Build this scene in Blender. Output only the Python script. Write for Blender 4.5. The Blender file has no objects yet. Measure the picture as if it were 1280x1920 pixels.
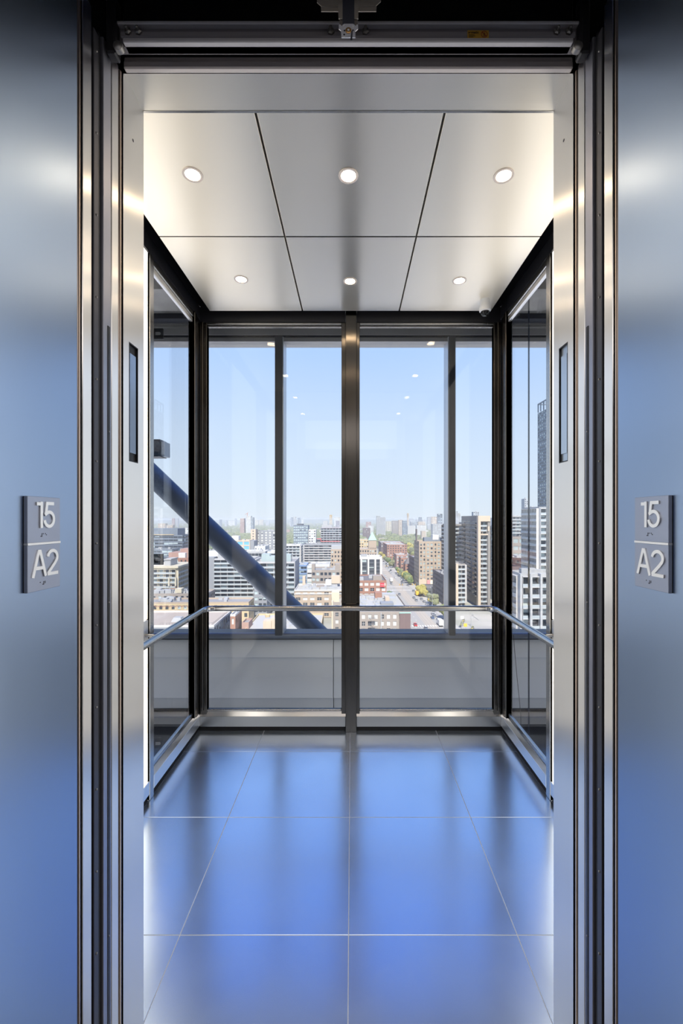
import bpy, math, random
from mathutils import Vector, Matrix
random.seed(11)
S = bpy.context.scene
COL = S.collection
PI = math.pi
# ------------------------------------------------------------------ camera
F, VX, VY, EYE = 800.0, 659.0, 973.0, 1.5      # focal length in px, vanishing point, eye height
cd = bpy.data.cameras.new('camera'); cam = bpy.data.objects.new('camera', cd); COL.objects.link(cam)
cd.sensor_fit = 'VERTICAL'; cd.sensor_height = 36; cd.lens = 36*F/1920
cd.shift_x = (640-VX)/1920; cd.shift_y = (VY-960)/1920
cd.clip_start = 0.02; cd.clip_end = 30000
cam.location = (0, 0, EYE); cam.rotation_euler = (PI/2, 0, 0)
S.camera = cam
# ------------------------------------------------------------------ sky, sun, exposure
w = bpy.data.worlds.new('sky'); S.world = w; w.use_nodes = True
nt = w.node_tree; nt.nodes.clear()
out = nt.nodes.new('ShaderNodeOutputWorld'); bg = nt.nodes.new('ShaderNodeBackground')
tc = nt.nodes.new('ShaderNodeTexCoord'); sp = nt.nodes.new('ShaderNodeSeparateXYZ'); rp = nt.nodes.new('ShaderNodeValToRGB')
nt.links.new(tc.outputs['Generated'], sp.inputs[0]); nt.links.new(sp.outputs['Z'], rp.inputs['Fac'])
nt.links.new(rp.outputs['Color'], bg.inputs['Color']); nt.links.new(bg.outputs[0], out.inputs['Surface'])
e = rp.color_ramp.elements
e[0].position = 0.0; e[0].color = (.64, .69, .75, 1)
e[1].position = 1.0; e[1].color = (.05, .17, .62, 1)
for p, c in ((.09, (.59, .675, .79)), (.21, (.52, .63, .80)), (.37, (.385, .54, .83)), (.52, (.29, .48, .86)), (.62, (.17, .34, .82)), (.72, (.075, .21, .74))):
    k = e.new(p); k.color = (*c, 1)
bg.inputs['Strength'].default_value = 1.19
sd = bpy.data.lights.new('sun', 'SUN'); sd.energy = 6.6; sd.color = (1, .93, .83); sd.angle = .01
sun = bpy.data.objects.new('sun', sd); COL.objects.link(sun)
sun.rotation_euler = Vector((-.025*.64, .64, -.77)).to_track_quat('-Z', 'Y').to_euler()
S.view_settings.view_transform = 'Standard'; S.view_settings.look = 'None'
S.view_settings.gamma = 1; S.view_settings.use_curve_mapping = False
S.view_settings.exposure = 0.2
cy = S.cycles
cy.max_bounces = 10; cy.transparent_max_bounces = 24; cy.glossy_bounces = 8; cy.diffuse_bounces = 4
cy.volume_bounces = 2; cy.sample_clamp_indirect = 10; cy.caustics_reflective = True; cy.caustics_refractive = False
# ------------------------------------------------------------------ helpers
def L(o, label=None, cat=None, group=None, kind=None):
    for k, v in (('label', label), ('category', cat), ('group', group), ('kind', kind)):
        if v: o[k] = v
    return o
def empty(name, label=None, cat=None, loc=(0, 0, 0), group=None):
    o = bpy.data.objects.new(name, None); o.empty_display_size = .1
    COL.objects.link(o); o.location = loc
    return L(o, label, cat, group)
def mk(name, v, f, mat, parent=None, smooth=False):
    me = bpy.data.meshes.new(name); me.from_pydata([tuple(p) for p in v], [], f); me.update()
    if mat: me.materials.append(mat)
    if smooth:
        me.polygons.foreach_set('use_smooth', [True]*len(me.polygons))
        me.set_sharp_from_angle(angle=.7)
    o = bpy.data.objects.new(name, me); COL.objects.link(o)
    if parent:
        o.parent = parent
        if parent.type == 'EMPTY': o.location = -parent.location
    return o
class MB:
    def __init__(s): s.v = []; s.f = []
    def quad(s, *p):
        n = len(s.v); s.v += [tuple(q) for q in p]; s.f.append(tuple(range(n, n+len(p)))); return s
    def box(s, x0, x1, y0, y1, z0, z1, b=0):
        n = len(s.v)
        if b:
            b = min(b, (x1-x0)*.45, (y1-y0)*.45, (z1-z0)*.45)
            idx = {}
            for ix, (xa, xi) in enumerate(((x0, x0+b), (x1, x1-b))):
                for iy, (ya, yi) in enumerate(((y0, y0+b), (y1, y1-b))):
                    for iz, (za, zi) in enumerate(((z0, z0+b), (z1, z1-b))):
                        for ax, p in enumerate(((xa, yi, zi), (xi, ya, zi), (xi, yi, za))):
                            idx[ix, iy, iz, ax] = len(s.v); s.v.append(p)
            q = lambda *t: s.f.append(tuple(idx[k] for k in t))
            q((0,0,0,0),(0,0,1,0),(0,1,1,0),(0,1,0,0)); q((1,0,0,0),(1,1,0,0),(1,1,1,0),(1,0,1,0))
            q((0,0,0,1),(1,0,0,1),(1,0,1,1),(0,0,1,1)); q((0,1,0,1),(0,1,1,1),(1,1,1,1),(1,1,0,1))
            q((0,0,0,2),(0,1,0,2),(1,1,0,2),(1,0,0,2)); q((0,0,1,2),(1,0,1,2),(1,1,1,2),(0,1,1,2))
            for a in (0, 1):
                for c in (0, 1):
                    q((a,c,0,0),(a,c,0,1),(a,c,1,1),(a,c,1,0)); q((a,0,c,0),(a,0,c,2),(a,1,c,2),(a,1,c,0)); q((0,a,c,1),(0,a,c,2),(1,a,c,2),(1,a,c,1))
                    for d in (0, 1): q((a,c,d,0),(a,c,d,1),(a,c,d,2))
            return s
        s.v += [(x, y, z) for x in (x0, x1) for y in (y0, y1) for z in (z0, z1)]
        for t in ((0,1,3,2),(4,6,7,5),(0,4,5,1),(2,3,7,6),(0,2,6,4),(1,5,7,3)): s.f.append(tuple(n+i for i in t))
        return s
    def obox(s, o, u, v, du, dv, z0, z1):            # box along horizontal axes u, v from corner o
        n = len(s.v)
        for a in (0, 1):
            for b in (0, 1):
                for z in (z0, z1): s.v.append((o[0]+u[0]*du*a+v[0]*dv*b, o[1]+u[1]*du*a+v[1]*dv*b, z))
        for t in ((0,1,3,2),(4,6,7,5),(0,4,5,1),(2,3,7,6),(0,2,6,4),(1,5,7,3)): s.f.append(tuple(n+i for i in t))
        return s
    def tube(s, pts, r, n=12, caps=True, r1=None):
        pts = [Vector(p) for p in pts]; base = len(s.v); m = len(pts)
        up = None
        for i, p in enumerate(pts):
            d = (pts[min(i+1, m-1)]-pts[max(i-1, 0)]).normalized()
            if up is None: up = Vector((0, 0, 1)) if abs(d.z) < .9 else Vector((1, 0, 0))
            a = d.cross(up).normalized(); b = a.cross(d).normalized()
            rr = r if r1 is None else r+(r1-r)*i/(m-1)
            for k in range(n):
                t = 2*PI*k/n; s.v.append(tuple(p+a*math.cos(t)*rr+b*math.sin(t)*rr))
        for i in range(m-1):
            for k in range(n):
                k2 = (k+1) % n
                s.f.append((base+i*n+k, base+i*n+k2, base+(i+1)*n+k2, base+(i+1)*n+k))
        if caps:
            s.f.append(tuple(base+k for k in range(n))[::-1]); s.f.append(tuple(base+(m-1)*n+k for k in range(n)))
        return s
    def lathe(s, c, prof, n=24, axis=(0, 0, 1), cap=True):      # prof = [(radius, height along axis)]
        ax = Vector(axis).normalized(); u = ax.orthogonal().normalized(); v = ax.cross(u); c = Vector(c); base = len(s.v)
        for r, h in prof:
            for k in range(n):
                t = 2*PI*k/n; s.v.append(tuple(c+ax*h+(u*math.cos(t)+v*math.sin(t))*r))
        for i in range(len(prof)-1):
            for k in range(n):
                k2 = (k+1) % n; s.f.append((base+i*n+k, base+i*n+k2, base+(i+1)*n+k2, base+(i+1)*n+k))
        if cap:
            s.f.append(tuple(base+(len(prof)-1)*n+k for k in range(n)))
            s.f.append(tuple(base+k for k in range(n))[::-1])
        return s
    def prism(s, poly, to3, t):                       # flat polygon (convex or not) extruded by vector t
        n = len(s.v); m = len(poly); t = Vector(t)
        P = [Vector(to3(*p)) for p in poly]
        s.v += [tuple(p) for p in P]+[tuple(p+t) for p in P]
        s.f.append(tuple(range(n, n+m))[::-1]); s.f.append(tuple(range(n+m, n+2*m)))
        for i in range(m):
            j = (i+1) % m; s.f.append((n+i, n+j, n+m+j, n+m+i))
        return s
    def build(s, name, mat, parent=None, smooth=False): return mk(name, s.v, s.f, mat, parent, smooth)
def bx(name, mat, parent, *a, b=0): return MB().box(*a, b=b).build(name, mat, parent)
def struct(o): o['kind'] = 'structure'; return o
def stuff(o): o['kind'] = 'stuff'; return o
# ------------------------------------------------------------------ materials
def mat(name, col=(.5, .5, .5), rough=.5, metal=0, **k):
    m = bpy.data.materials.new(name); m.use_nodes = True
    b = m.node_tree.nodes['Principled BSDF']
    b.inputs['Base Color'].default_value = (*col, 1); b.inputs['Roughness'].default_value = rough; b.inputs['Metallic'].default_value = metal
    for a, v in k.items():
        b.inputs[a.replace('_', ' ')].default_value = v
    return m
def noise_into(m, sock, scale, lo, hi, detail=4, stretch=(1, 1, 1), base=None):
    n = m.node_tree; b = n.nodes['Principled BSDF']
    c = n.nodes.new('ShaderNodeTexCoord'); mp = n.nodes.new('ShaderNodeMapping'); t = n.nodes.new('ShaderNodeTexNoise'); r = n.nodes.new('ShaderNodeMapRange')
    mp.inputs['Scale'].default_value = stretch; t.inputs['Scale'].default_value = scale; t.inputs['Detail'].default_value = detail
    n.links.new(c.outputs['Object'], mp.inputs[0]); n.links.new(mp.outputs[0], t.inputs['Vector']); n.links.new(t.outputs['Fac'], r.inputs['Value'])
    r.inputs['From Min'].default_value = .3; r.inputs['From Max'].default_value = .7
    if base:                                            # colour: mix of two colours
        x = n.nodes.new('ShaderNodeMix'); x.data_type = 'RGBA'
        x.inputs[6].default_value = (*lo, 1); x.inputs[7].default_value = (*hi, 1)
        n.links.new(r.outputs[0], x.inputs[0]); n.links.new(x.outputs[2], b.inputs[sock])
    else:
        r.inputs['To Min'].default_value = lo; r.inputs['To Max'].default_value = hi
        n.links.new(r.outputs[0], b.inputs[sock])
    return t
def brushed(name, col, rough, aniso, tangent, grain=(1, 1, 60), var=.02):
    m = mat(name, col, rough, 1, Anisotropic=aniso)
    n = m.node_tree; b = n.nodes['Principled BSDF']
    c = n.nodes.new('ShaderNodeCombineXYZ')
    for i in range(3): c.inputs[i].default_value = tangent[i]
    n.links.new(c.outputs[0], b.inputs['Tangent'])
    noise_into(m, 'Roughness', 6, rough-var, rough+var, 5, grain)
    return m
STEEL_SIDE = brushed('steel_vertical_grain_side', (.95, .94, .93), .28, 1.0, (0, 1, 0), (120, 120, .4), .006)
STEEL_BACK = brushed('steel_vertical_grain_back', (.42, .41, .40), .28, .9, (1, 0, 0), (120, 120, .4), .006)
STEEL_CEIL = brushed('steel_ceiling', (.99, .94, .85), .44, 1.0, (0, 1, 0), (.5, 30, 30), .012)
PORTAL = brushed('portal_steel', (.37, .48, .67), .30, .2, (0, 1, 0), (30, 30, .5), .01)  # bluish tint put in to strengthen the reflected sky
POST = brushed('dark_bronze_steel', (.13, .12, .11), .25, .85, (1, 0, 0), (30, 30, .4))
HEAD = mat('header_grey', (.74, .68, .66), .45, .25)
POST_S = brushed('dark_bronze_steel_side', (.13, .12, .11), .25, .85, (0, 1, 0), (30, 30, .4))
FRAME_S = brushed('frame_steel_side', (.50, .49, .48), .26, .7, (0, 1, 0), (60, 60, .4), .01)
FRAME = brushed('frame_steel', (.42, .41, .40), .26, .6, (1, 0, 0), (30, 30, .4))
LIP = mat('bronze_lip', (.42, .34, .29), .32, 1)
TUBE = mat('rail_steel', (.50, .49, .48), .17, 1)
BLACK = mat('black_trim', (.012, .012, .016), .42)
DARK = mat('dark_metal', (.035, .035, .04), .38, .6)
CHAN = mat('channel_metal', (.10, .10, .115), .42, .8)
SLATE = mat('slate_metal', (.42, .43, .50), .36, .9)
GREYM = mat('grey_metal', (.30, .29, .28), .4, .9)
VOID = mat('void_black', (.004, .004, .006), .8)
WHITE = mat('white_plastic', (.85, .86, .88), .35)
SIGN = mat('sign_plate', (.42, .47, .60), .42, .75)
LETTER = mat('satin_letter', (.97, .97, .97), .42, .9)
noise_into(SIGN, 'Roughness', 20, .36, .48)
DOT = mat('braille_dark', (.02, .02, .04), .5)
TILE = mat('floor_tile_sky_tint', (.66, .76, .90), .22, .90, Specular_IOR_Level=.5)  # blue tint added to the base colour to deepen the sky reflection
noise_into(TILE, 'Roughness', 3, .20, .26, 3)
GROUT = mat('grout', (.66, .66, .70), .8)
LAND = mat('landing_floor', (.10, .10, .11), .5)
LWALL = mat('landing_wall', (.10, .10, .11), .7)
CONC = mat('concrete', (.30, .29, .28), .85)
noise_into(CONC, 'Base Color', 3, (.16, .155, .15), (.36, .35, .34), 8, base=1)
SHAFT = mat('shaft_dark', (.03, .033, .045), .7)
SPAN = mat('spandrel_metal', (.88, .92, .97), .36, .0)
MULL = mat('outer_mullion', (.085, .088, .10), .4, .5)
MULL_L = mat('outer_head_metal', (.34, .34, .34), .5, .3)
BRACE = mat('brace_paint', (.13, .155, .20), .42, .3)
noise_into(BRACE, 'Roughness', 4, .36, .5)
def emis(name, col, s):
    m = bpy.data.materials.new(name); m.use_nodes = True; n = m.node_tree; n.nodes.clear()
    o = n.nodes.new('ShaderNodeOutputMaterial'); e_ = n.nodes.new('ShaderNodeEmission')
    e_.inputs[0].default_value = (*col, 1); e_.inputs[1].default_value = s; n.links.new(e_.outputs[0], o.inputs[0]); return m
RING = mat('lamp_ring', (.62, .54, .48), .35, .4)
LAMP = emis('lamp_glow', (1, .74, .46), 60)
ONYX = emis('backlit_onyx', (1, .96, .88), 1.75)
n_ = ONYX.node_tree                                     # faint marble veins in the backlit stone
c_ = n_.nodes.new('ShaderNodeTexCoord'); t_ = n_.nodes.new('ShaderNodeTexNoise'); t_.inputs['Scale'].default_value = 2.2; t_.inputs['Detail'].default_value = 7; t_.inputs['Distortion'].default_value = 1.4
r_ = n_.nodes.new('ShaderNodeValToRGB'); n_.links.new(c_.outputs['Object'], t_.inputs['Vector']); n_.links.new(t_.outputs['Fac'], r_.inputs['Fac'])
r_.color_ramp.elements[0].position = .47; r_.color_ramp.elements[0].color = (1, .95, .86, 1)
r_.color_ramp.elements[1].position = .53; r_.color_ramp.elements[1].color = (1, .96, .88, 1)
k_ = r_.color_ramp.elements.new(.5); k_.color = (.72, .62, .5, 1)
n_.links.new(r_.outputs['Color'], n_.nodes['Emission'].inputs[0])
def glass(name, tint=(.94, .97, .98), rough=0.0, f=1.5):
    m = bpy.data.materials.new(name); m.use_nodes = True; n = m.node_tree; n.nodes.clear()
    o = n.nodes.new('ShaderNodeOutputMaterial'); x = n.nodes.new('ShaderNodeMixShader'); t = n.nodes.new('ShaderNodeBsdfTransparent'); g = n.nodes.new('ShaderNodeBsdfGlossy'); fr = n.nodes.new('ShaderNodeFresnel')
    t.inputs[0].default_value = (*tint, 1); g.inputs['Roughness'].default_value = rough; fr.inputs[0].default_value = f
    ge = n.nodes.new('ShaderNodeNewGeometry'); mi = n.nodes.new('ShaderNodeMix'); mi.inputs[2].default_value = f; mi.inputs[3].default_value = 1/f
    n.links.new(ge.outputs['Backfacing'], mi.inputs[0]); n.links.new(mi.outputs[0], fr.inputs[0])
    n.links.new(fr.outputs[0], x.inputs[0]); n.links.new(t.outputs[0], x.inputs[1]); n.links.new(g.outputs[0], x.inputs[2]); n.links.new(x.outputs[0], o.inputs[0]); return m
GLASS = glass('clear_glass', (.975, .985, .99), f=1.27)
GLASS_OUT = glass('outer_glass', (.975, .985, .99), f=1.25)
DOME = glass('dome_glass', (.25, .25, .27), f=1.5)
LENS_LIT = mat('indicator_lens_lit', (.66, .74, .84), .3, .8)  # right display only: reflected light put into a paler colour
LENS = mat('indicator_lens', (.32, .42, .58), .12, .35)
# ------------------------------------------------------------------ lift car and shaft dimensions
XL, XR = -.612, .594            # door opening
WL, WR = -1.083, 1.065          # car side walls
YB = 3.04                       # car back wall
def PX(px, Y): return (px-VX)/F*Y
def PZ(py, Y): return EYE-(py-VY)/F*Y
# --- landing room behind the camera (closed, lit by an added panel)
struct(bx('floor', LAND, None, -2.6, 2.6, -3.2, .955, -.12, 0))
cl = struct(bx('ceiling_landing', LWALL, None, -2.6, 2.6, -3.2, .50, 3.0, 3.15))
bx('unseen_light_panel', emis('unseen_landing_light', (1, .93, .88), 1.7), cl, -2.3, 2.3, -3.0, -.4, 2.985, 3.0)  # unseen luminous panel added to light the door header and lock
struct(bx('wall_rear', LWALL, None, -2.6, 2.6, -3.35, -3.2, -.12, 3.15))
struct(bx('wall_landing_left', LWALL, None, -2.75, -2.6, -3.35, .50, -.12, 3.15))
struct(bx('wall_landing_right', LWALL, None, 2.6, 2.75, -3.35, .50, -.12, 3.15))
# front wall of the landing, holds the portal
g = MB().box(-2.75, XL-.02, .45, .955, -.12, 3.7).box(XR+.02, 2.75, .45, .955, -.12, 3.7).box(XL-.02, XR+.02, .45, .93, 2.86, 3.7)
struct(g.build('wall_front', LWALL))
# our own building around the shaft: unseen outer wall, sized to keep sun off the brace
g = MB().box(-9, -2.6, .955, 1.15, -60, 7).box(2.6, 9, .955, 1.15, -60, 7).box(-2.6, 2.6, .955, 1.15, 3.5, 7).box(-2.6, 2.6, .9, 1.12, -60, -.45)
struct(g.build('wall_outer', CONC))
struct(bx('unseen_bounce_roof', mat('bounce_white', (.80, .78, .74), .9), None, -75, 45, 14, 130, -60, -44))  # unseen pale roof added to bounce sunlight onto the car ceiling
g = MB().box(-2.75, -2.6, .955, 2.3, -12, 3.5).box(2.6, 2.75, .955, 2.3, -12, 3.5)
struct(g.build('wall_shaft', SHAFT))
# portal jambs: stainless lining of the opening, one each side
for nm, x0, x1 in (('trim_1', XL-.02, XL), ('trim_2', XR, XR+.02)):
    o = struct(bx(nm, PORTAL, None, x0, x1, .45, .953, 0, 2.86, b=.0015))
struct(bx('trim_3', BLACK, None, XL, XR, .45, .92, 2.80, 2.86))
# black filler put behind the door leaf edges so the gaps read dark
for nm, x0, x1 in (('gap_filler_1', -1.30, XL-.012), ('gap_filler_2', XR+.012, 1.28)):
    struct(bx(nm, VOID, None, x0, x1, .957, 1.143, -.02, 2.68))
# ------------------------------------------------------------------ door leaves (edges face the opening)
def leaf_pair(side):
    s = -1 if side == 'left' else 1
    x = XL if s < 0 else XR
    def strip(name, m, p, y0, y1, z1, inset=0.0, b=.0015):
        a = x+s*inset
        return bx(name, m, p, min(a, a+s*.03), max(a, a+s*.03), y0, y1, .004, z1, b=b)
    d = empty('landing_door', f'polished landing door leaf edge, bright strip at the {side} jamb', 'door', (x, .99, 0))
    strip('door_edge', STEEL_SIDE, d, .971, 1.005, 2.707)
    MB().tube([(x+s*.0062, .9625, .004), (x+s*.0062, .9625, 2.72)], .0058, 14).build('rounded_lip', LIP, d, True)
    strip('door_seal', DARK, d, 1.006, 1.0115, 2.705, .004, .001)
    c = empty('lift_door', f'lift door leaf edge with screwed dark channel on the {side} side', 'door', (x, 1.08, 0))
    ch = strip('screw_channel', CHAN, c, 1.018, 1.038, 2.675, .003)
    k = 0
    while True:
        y = 97+k*153.6
        z = PZ(y, 1.03)
        if z < .03: break
        MB().lathe((x+s*.003, 1.0285, z), [(.0028, 0), (.0028, .0012), (.0019, .0022), (.0006, .0026)], 10, (-s, 0, 0)).build('screw', GREYM, ch, True)
        k += 1
    strip('door_seal', DARK, c, 1.0405, 1.0495, 2.69, .006, .001)
    strip('leading_edge', SLATE, c, 1.0515, 1.0865, 2.69)
    lc = bx('light_curtain', BLACK, c, min(x, x-s*.0012), max(x, x-s*.0012), 1.070, 1.0795, .1, 1.985)
    for z in (.45, 1.29, 1.72):
        MB().lathe((x-s*.001, 1.0748, z), [(.0022, 0), (.0018, .0014), (.0004, .002)], 8, (-s, 0, 0)).build('sensor_screw', GREYM, lc, True)
    strip('edge_plate', STEEL_SIDE, c, 1.0885, 1.1205, 2.69)
    MB().tube([(x+s*.0072, 1.1345, .004), (x+s*.0072, 1.1345, 2.69)], .0068, 14).build('rounded_lip', LIP, c, True)
leaf_pair('left'); leaf_pair('right')
# sill plates on the floor of the opening
o = bx('door_sill', GREYM, None, XL-.4, XR+.4, .956, 1.14, -.05, -.003)
L(o, 'grooved metal sill plate across the lift doorway', 'sill')
# ------------------------------------------------------------------ things above the doorway
Y_ = 1.065
t = empty('door_track', 'dark steel door track beam running across above the doorway', 'track', (0, Y_, 2.70))
g = MB()
zt, zb = PZ(38, Y_), PZ(78, Y_)
g.box(XL, XR, Y_+.012, Y_+.03, zb, zt)
g.build('beam_web', mat('track_steel', (.20, .185, .20), .5, .2), t)
LEDGE = mat('ledge_steel', (.60, .58, .60), .45, .2)
bx('ledge', LEDGE, t, XL+.02, XR-.02, Y_, Y_+.03, PZ(44, Y_), zt, b=.002)
bx('ledge', LEDGE, t, XL+.04, XR-.04, Y_, Y_+.03, zb, PZ(70, Y_), b=.002)
bx('rail', mat('rail_dark', (.32, .30, .32), .5, .2), t, XL+.03, XR-.03, Y_+.006, Y_+.02, PZ(64, Y_), PZ(52, Y_), b=.003)
for px in (238, 258, 620, 685, 1045, 1068):
    MB().lathe((PX(px, Y_), Y_+.007, PZ(55, Y_)), [(.009, 0), (.009, .005), (.004, .007), (.004, .014), (.001, .015)], 6, (0, -1, 0)).build('bolt', GREYM, t)
for sx, s in ((XL+.015, 1), (XR-.015, -1)):
    g = MB().box(sx-.012, sx+.012, Y_-.01, Y_+.02, 2.655, 2.80, b=.004); g.build('hanger_bracket', DARK, t)
    MB().lathe((sx+s*.022, Y_-.004, 2.665), [(.012, 0), (.012, .012), (.008, .014), (.002, .015)], 14, (0, -1, 0)).build('roller', GREYM, t, True)
# yellow warning sticker on the track
x0, x1 = PX(877, Y_), PX(917, Y_)
zs0, zs1 = PZ(69, Y_), PZ(53.5, Y_)
st = empty('warning_sticker', 'yellow warning sticker with red no-stepping circle on the door track', 'sticker', (x0, Y_, zs0))
YEL = mat('sticker_yellow', (.55, .30, .035), .5); INK = mat('sticker_ink', (.02, .012, .01), .6); RED = mat('sticker_red', (.28, .02, .015), .5)
bx('label_plate', YEL, st, x0, x1, Y_+.0038, Y_+.0055, zs0, zs1)
def text(body, size, loc, rot, m, parent, name='lettering', ext=0.0):
    c = bpy.data.curves.new(name, 'FONT'); c.body = body; c.size = size; c.extrude = ext; c.materials.append(m); c.offset = size*.03
    o = bpy.data.objects.new(name, c); COL.objects.link(o); o.parent = parent
    bpy.context.view_layer.update(); me = bpy.data.meshes.new_from_object(o); bpy.data.objects.remove(o)
    o = bpy.data.objects.new(name, me); COL.objects.link(o); o.parent = parent
    o.location = Vector(loc)-(parent.location if parent.type == 'EMPTY' else Vector()); o.rotation_euler = rot; return o
text('sematic', .0085, (x0+.002, Y_+.0032, zs1-.0085), (PI/2, 0, 0), INK, st)
g = MB()
for i, wd in enumerate((.012, .017, .015)): g.box(x0+.0025, x0+.0025+wd, Y_+.0033, Y_+.0037, zs0+.0028+i*.0028, zs0+.0036+i*.0028)
g.build('small_print', INK, st)
cx, cz = x1-.0115, (zs0+zs1)/2
g = MB(); N = 28
for k in range(N):
    a, b_ = 2*PI*k/N, 2*PI*(k+1)/N
    g.quad(*[(cx+math.cos(t2)*r2, Y_+.0033, cz+math.sin(t2)*r2) for t2, r2 in ((a, .0068), (a, .0083), (b_, .0083), (b_, .0068))])
g.quad((cx-.0058, Y_+.0032, cz+.0045), (cx-.0045, Y_+.0032, cz+.0058), (cx+.0058, Y_+.0032, cz-.0045), (cx+.0045, Y_+.0032, cz-.0058))
g.build('prohibition_ring', RED, st)
g = MB().box(cx-.0018, cx-.0006, Y_+.0034, Y_+.0037, cz-.005, cz+.004).box(cx+.0008, cx+.002, Y_+.0034, Y_+.0037, cz-.005, cz+.004)
g.build('pictogram', INK, st)
# door lock hanging in the middle above the doorway
yk = 1.022
lk = empty('door_lock', 'grey door lock unit with brass pivot hanging above the doorway centre', 'lock', (0, yk, 2.75))
def lp(px, py, y): return PX(px, y), PZ(py, y)
def plate(name, m, pts, y0, t_=.003, par=None): return MB().prism([lp(a, b, y0) for a, b in pts], lambda a, b: (a, y0, b), (0, t_, 0)).build(name, m, par or lk)
def knob(name, m, px, py, y0, prof, n, par): a, b = lp(px, py, y0); return MB().lathe((a, y0, b), prof, n, (0, -1, 0)).build(name, m, par, True)
GR1 = mat('lock_zinc', (.42, .38, .33), .5, .3); GR2 = mat('lock_arm', (.075, .08, .105), .45, .3); ZN = mat('lock_plate_zinc', (.75, .76, .84), .42, .2); BRASS = mat('brass', (.62, .36, .14), .35, .7)
plate('housing', GR1, [(592, -60), (594, 4), (602, 11), (632, 12), (672, 12), (704, 11), (714, 2), (714, -60)], yk, .002)
plate('housing_step', GR1, [(601, 9), (602, 21), (705, 21), (706, 9)], yk+.002, .002)
plate('side_cheek', GR1, [(633, 7), (634.5, 34), (642, 34), (642, 7)], yk-.004)
plate('side_cheek', GR1, [(664, 7), (664, 34), (671.5, 34), (672, 7)], yk-.004)
plate('mounting_strip', mat('lock_strip', (.22, .20, .19), .5, .3), [(636, 30), (637, 48), (670, 48), (671, 30)], yk, .003)
plate('arm', GR2, [(642, -20), (642, 45), (664, 45), (664, -20)], yk-.003, .002)
cp = plate('contact_plate', ZN, [(635, 46), (635, 54), (639, 57), (640, 70), (666, 70), (666, 58), (671, 54), (671, 46), (668, 46), (667, 49), (662, 44.5), (645, 44.5), (640, 49), (638, 46)], yk-.007, .002)
yp = yk-.007
knob('pivot_bush', BRASS, 653, 57.5, yp, [(.0072, 0), (.0072, .001), (.0058, .0018), (.0034, .0018), (.0034, .0008)], 20, cp)
knob('pivot_pin', WHITE, 653, 57.5, yp, [(.0026, 0), (.0026, .002), (.001, .0023)], 12, cp)
for px, py in ((645, 48), (661.5, 50), (644.5, 69)): knob('rivet', WHITE, px, py, yp, [(.0026, 0), (.0026, .0006), (.0012, .001)], 12, cp)
for px, py in ((645.5, 57.5), (661.5, 57), (645, 65)): knob('hole', DOT, px, py, yp, [(.0020, 0), (.0020, .0004), (.0006, .0005)], 12, cp)
plate('trip_lever', GR2, [(658.5, 58), (661, 58), (660, 75), (656.5, 75)], yp-.003, .001)
# ------------------------------------------------------------------ the car: floor, returns, header
fl = struct(bx('floor_car', GROUT, None, WL, WR, 1.143, YB, -.06, -.0022))
xs = [WL, -.619, -.011, .597, WR]; ys = [1.143, 1.538, 2.145, 2.752, YB]
for i in range(4):
    for j in range(4):
        h = .0014
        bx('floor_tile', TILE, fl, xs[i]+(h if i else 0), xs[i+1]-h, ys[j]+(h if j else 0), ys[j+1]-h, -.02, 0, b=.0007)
FR0, FR1, ZH = 1.144, 1.256, 2.698
def ret(side):
    s = -1 if side == 'left' else 1
    x = XL if s < 0 else XR; wo = WL-.05 if s < 0 else WR+.05
    r = empty('trim_6' if s < 0 else 'trim_7', None, None, (x, FR0, 0)); r['kind'] = 'structure'
    # window cut for the position display
    y0, y1, z0, z1 = 1.173, 1.2235, 1.659, 1.988
    a, b_ = (x, x+s*.012)
    g = MB()
    for (ya, yb, za, zb_) in ((FR0, y0, 0, ZH+.4), (y1, FR1, 0, ZH+.4), (y0, y1, 0, z0), (y0, y1, z1, ZH+.4)):
        g.box(min(a, b_), max(a, b_), ya, yb, za, zb_)
    g.build('return_face', STEEL_SIDE, r)
    bx('return_panel', STEEL_BACK, r, min(b_, wo), max(b_, wo), FR1-.012, FR1, 0, ZH+.4)
    bx('return_front', BLACK, r, min(b_, wo), max(b_, wo), FR0, FR0+.012, 0, ZH+.4)
    MB().lathe((x, 1.195, 2.56), [(.004, -.002), (.004, .0006), (.001, .0008)], 10, (-s, 0, 0)).build('screw', DOT, r)
    d = empty('floor_display', f'tall narrow recessed position display in the {side} door return', 'display', (x, y0, z0))
    xa = x+s*.006
    bx('recess_back', BLACK if s < 0 else LENS_LIT, d, min(xa, xa+s*.004), max(xa, xa+s*.004), y0, y1, z0, z1)
    g = MB().box(min(x, xa), max(x, xa), y0+.0002, y0+.0025, z0, z1).box(min(x, xa), max(x, xa), y1-.0025, y1-.0002, z0, z1).box(min(x, xa), max(x, xa), y0, y1, z0, z0+.003).box(min(x, xa), max(x, xa), y0, y1, z1-.003, z1)
    g.build('bezel', BLACK, d)
    bx('lens', LENS if s < 0 else LENS_LIT, d, min(xa, xa-s*.0045), max(xa, xa-s*.0045), y0+.008, y1-.010, z0+.025, z1-.028)
ret('left'); ret('right')
hd = empty('trim_8', None, None, (0, FR0, ZH)); hd['kind'] = 'structure'
bx('soffit', STEEL_CEIL, hd, XL, XR, FR0+.004, FR1, ZH, ZH+.012)
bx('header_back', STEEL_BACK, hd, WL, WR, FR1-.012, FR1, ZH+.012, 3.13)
bx('header_front', HEAD, hd, XL+.006, XR-.006, FR0-.012, FR0+.004, ZH-.001, PZ(122, FR0), b=.003)
bx('header_lip', HEAD, hd, XL+.004, XR-.004, FR0-.006, FR0+.004, PZ(121.6, FR0), PZ(110, FR0), b=.003)
bx('header_void', BLACK, hd, XL-.3, XR+.3, FR0+.002, FR0+.006, PZ(112, FR0), 3.13)
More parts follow.
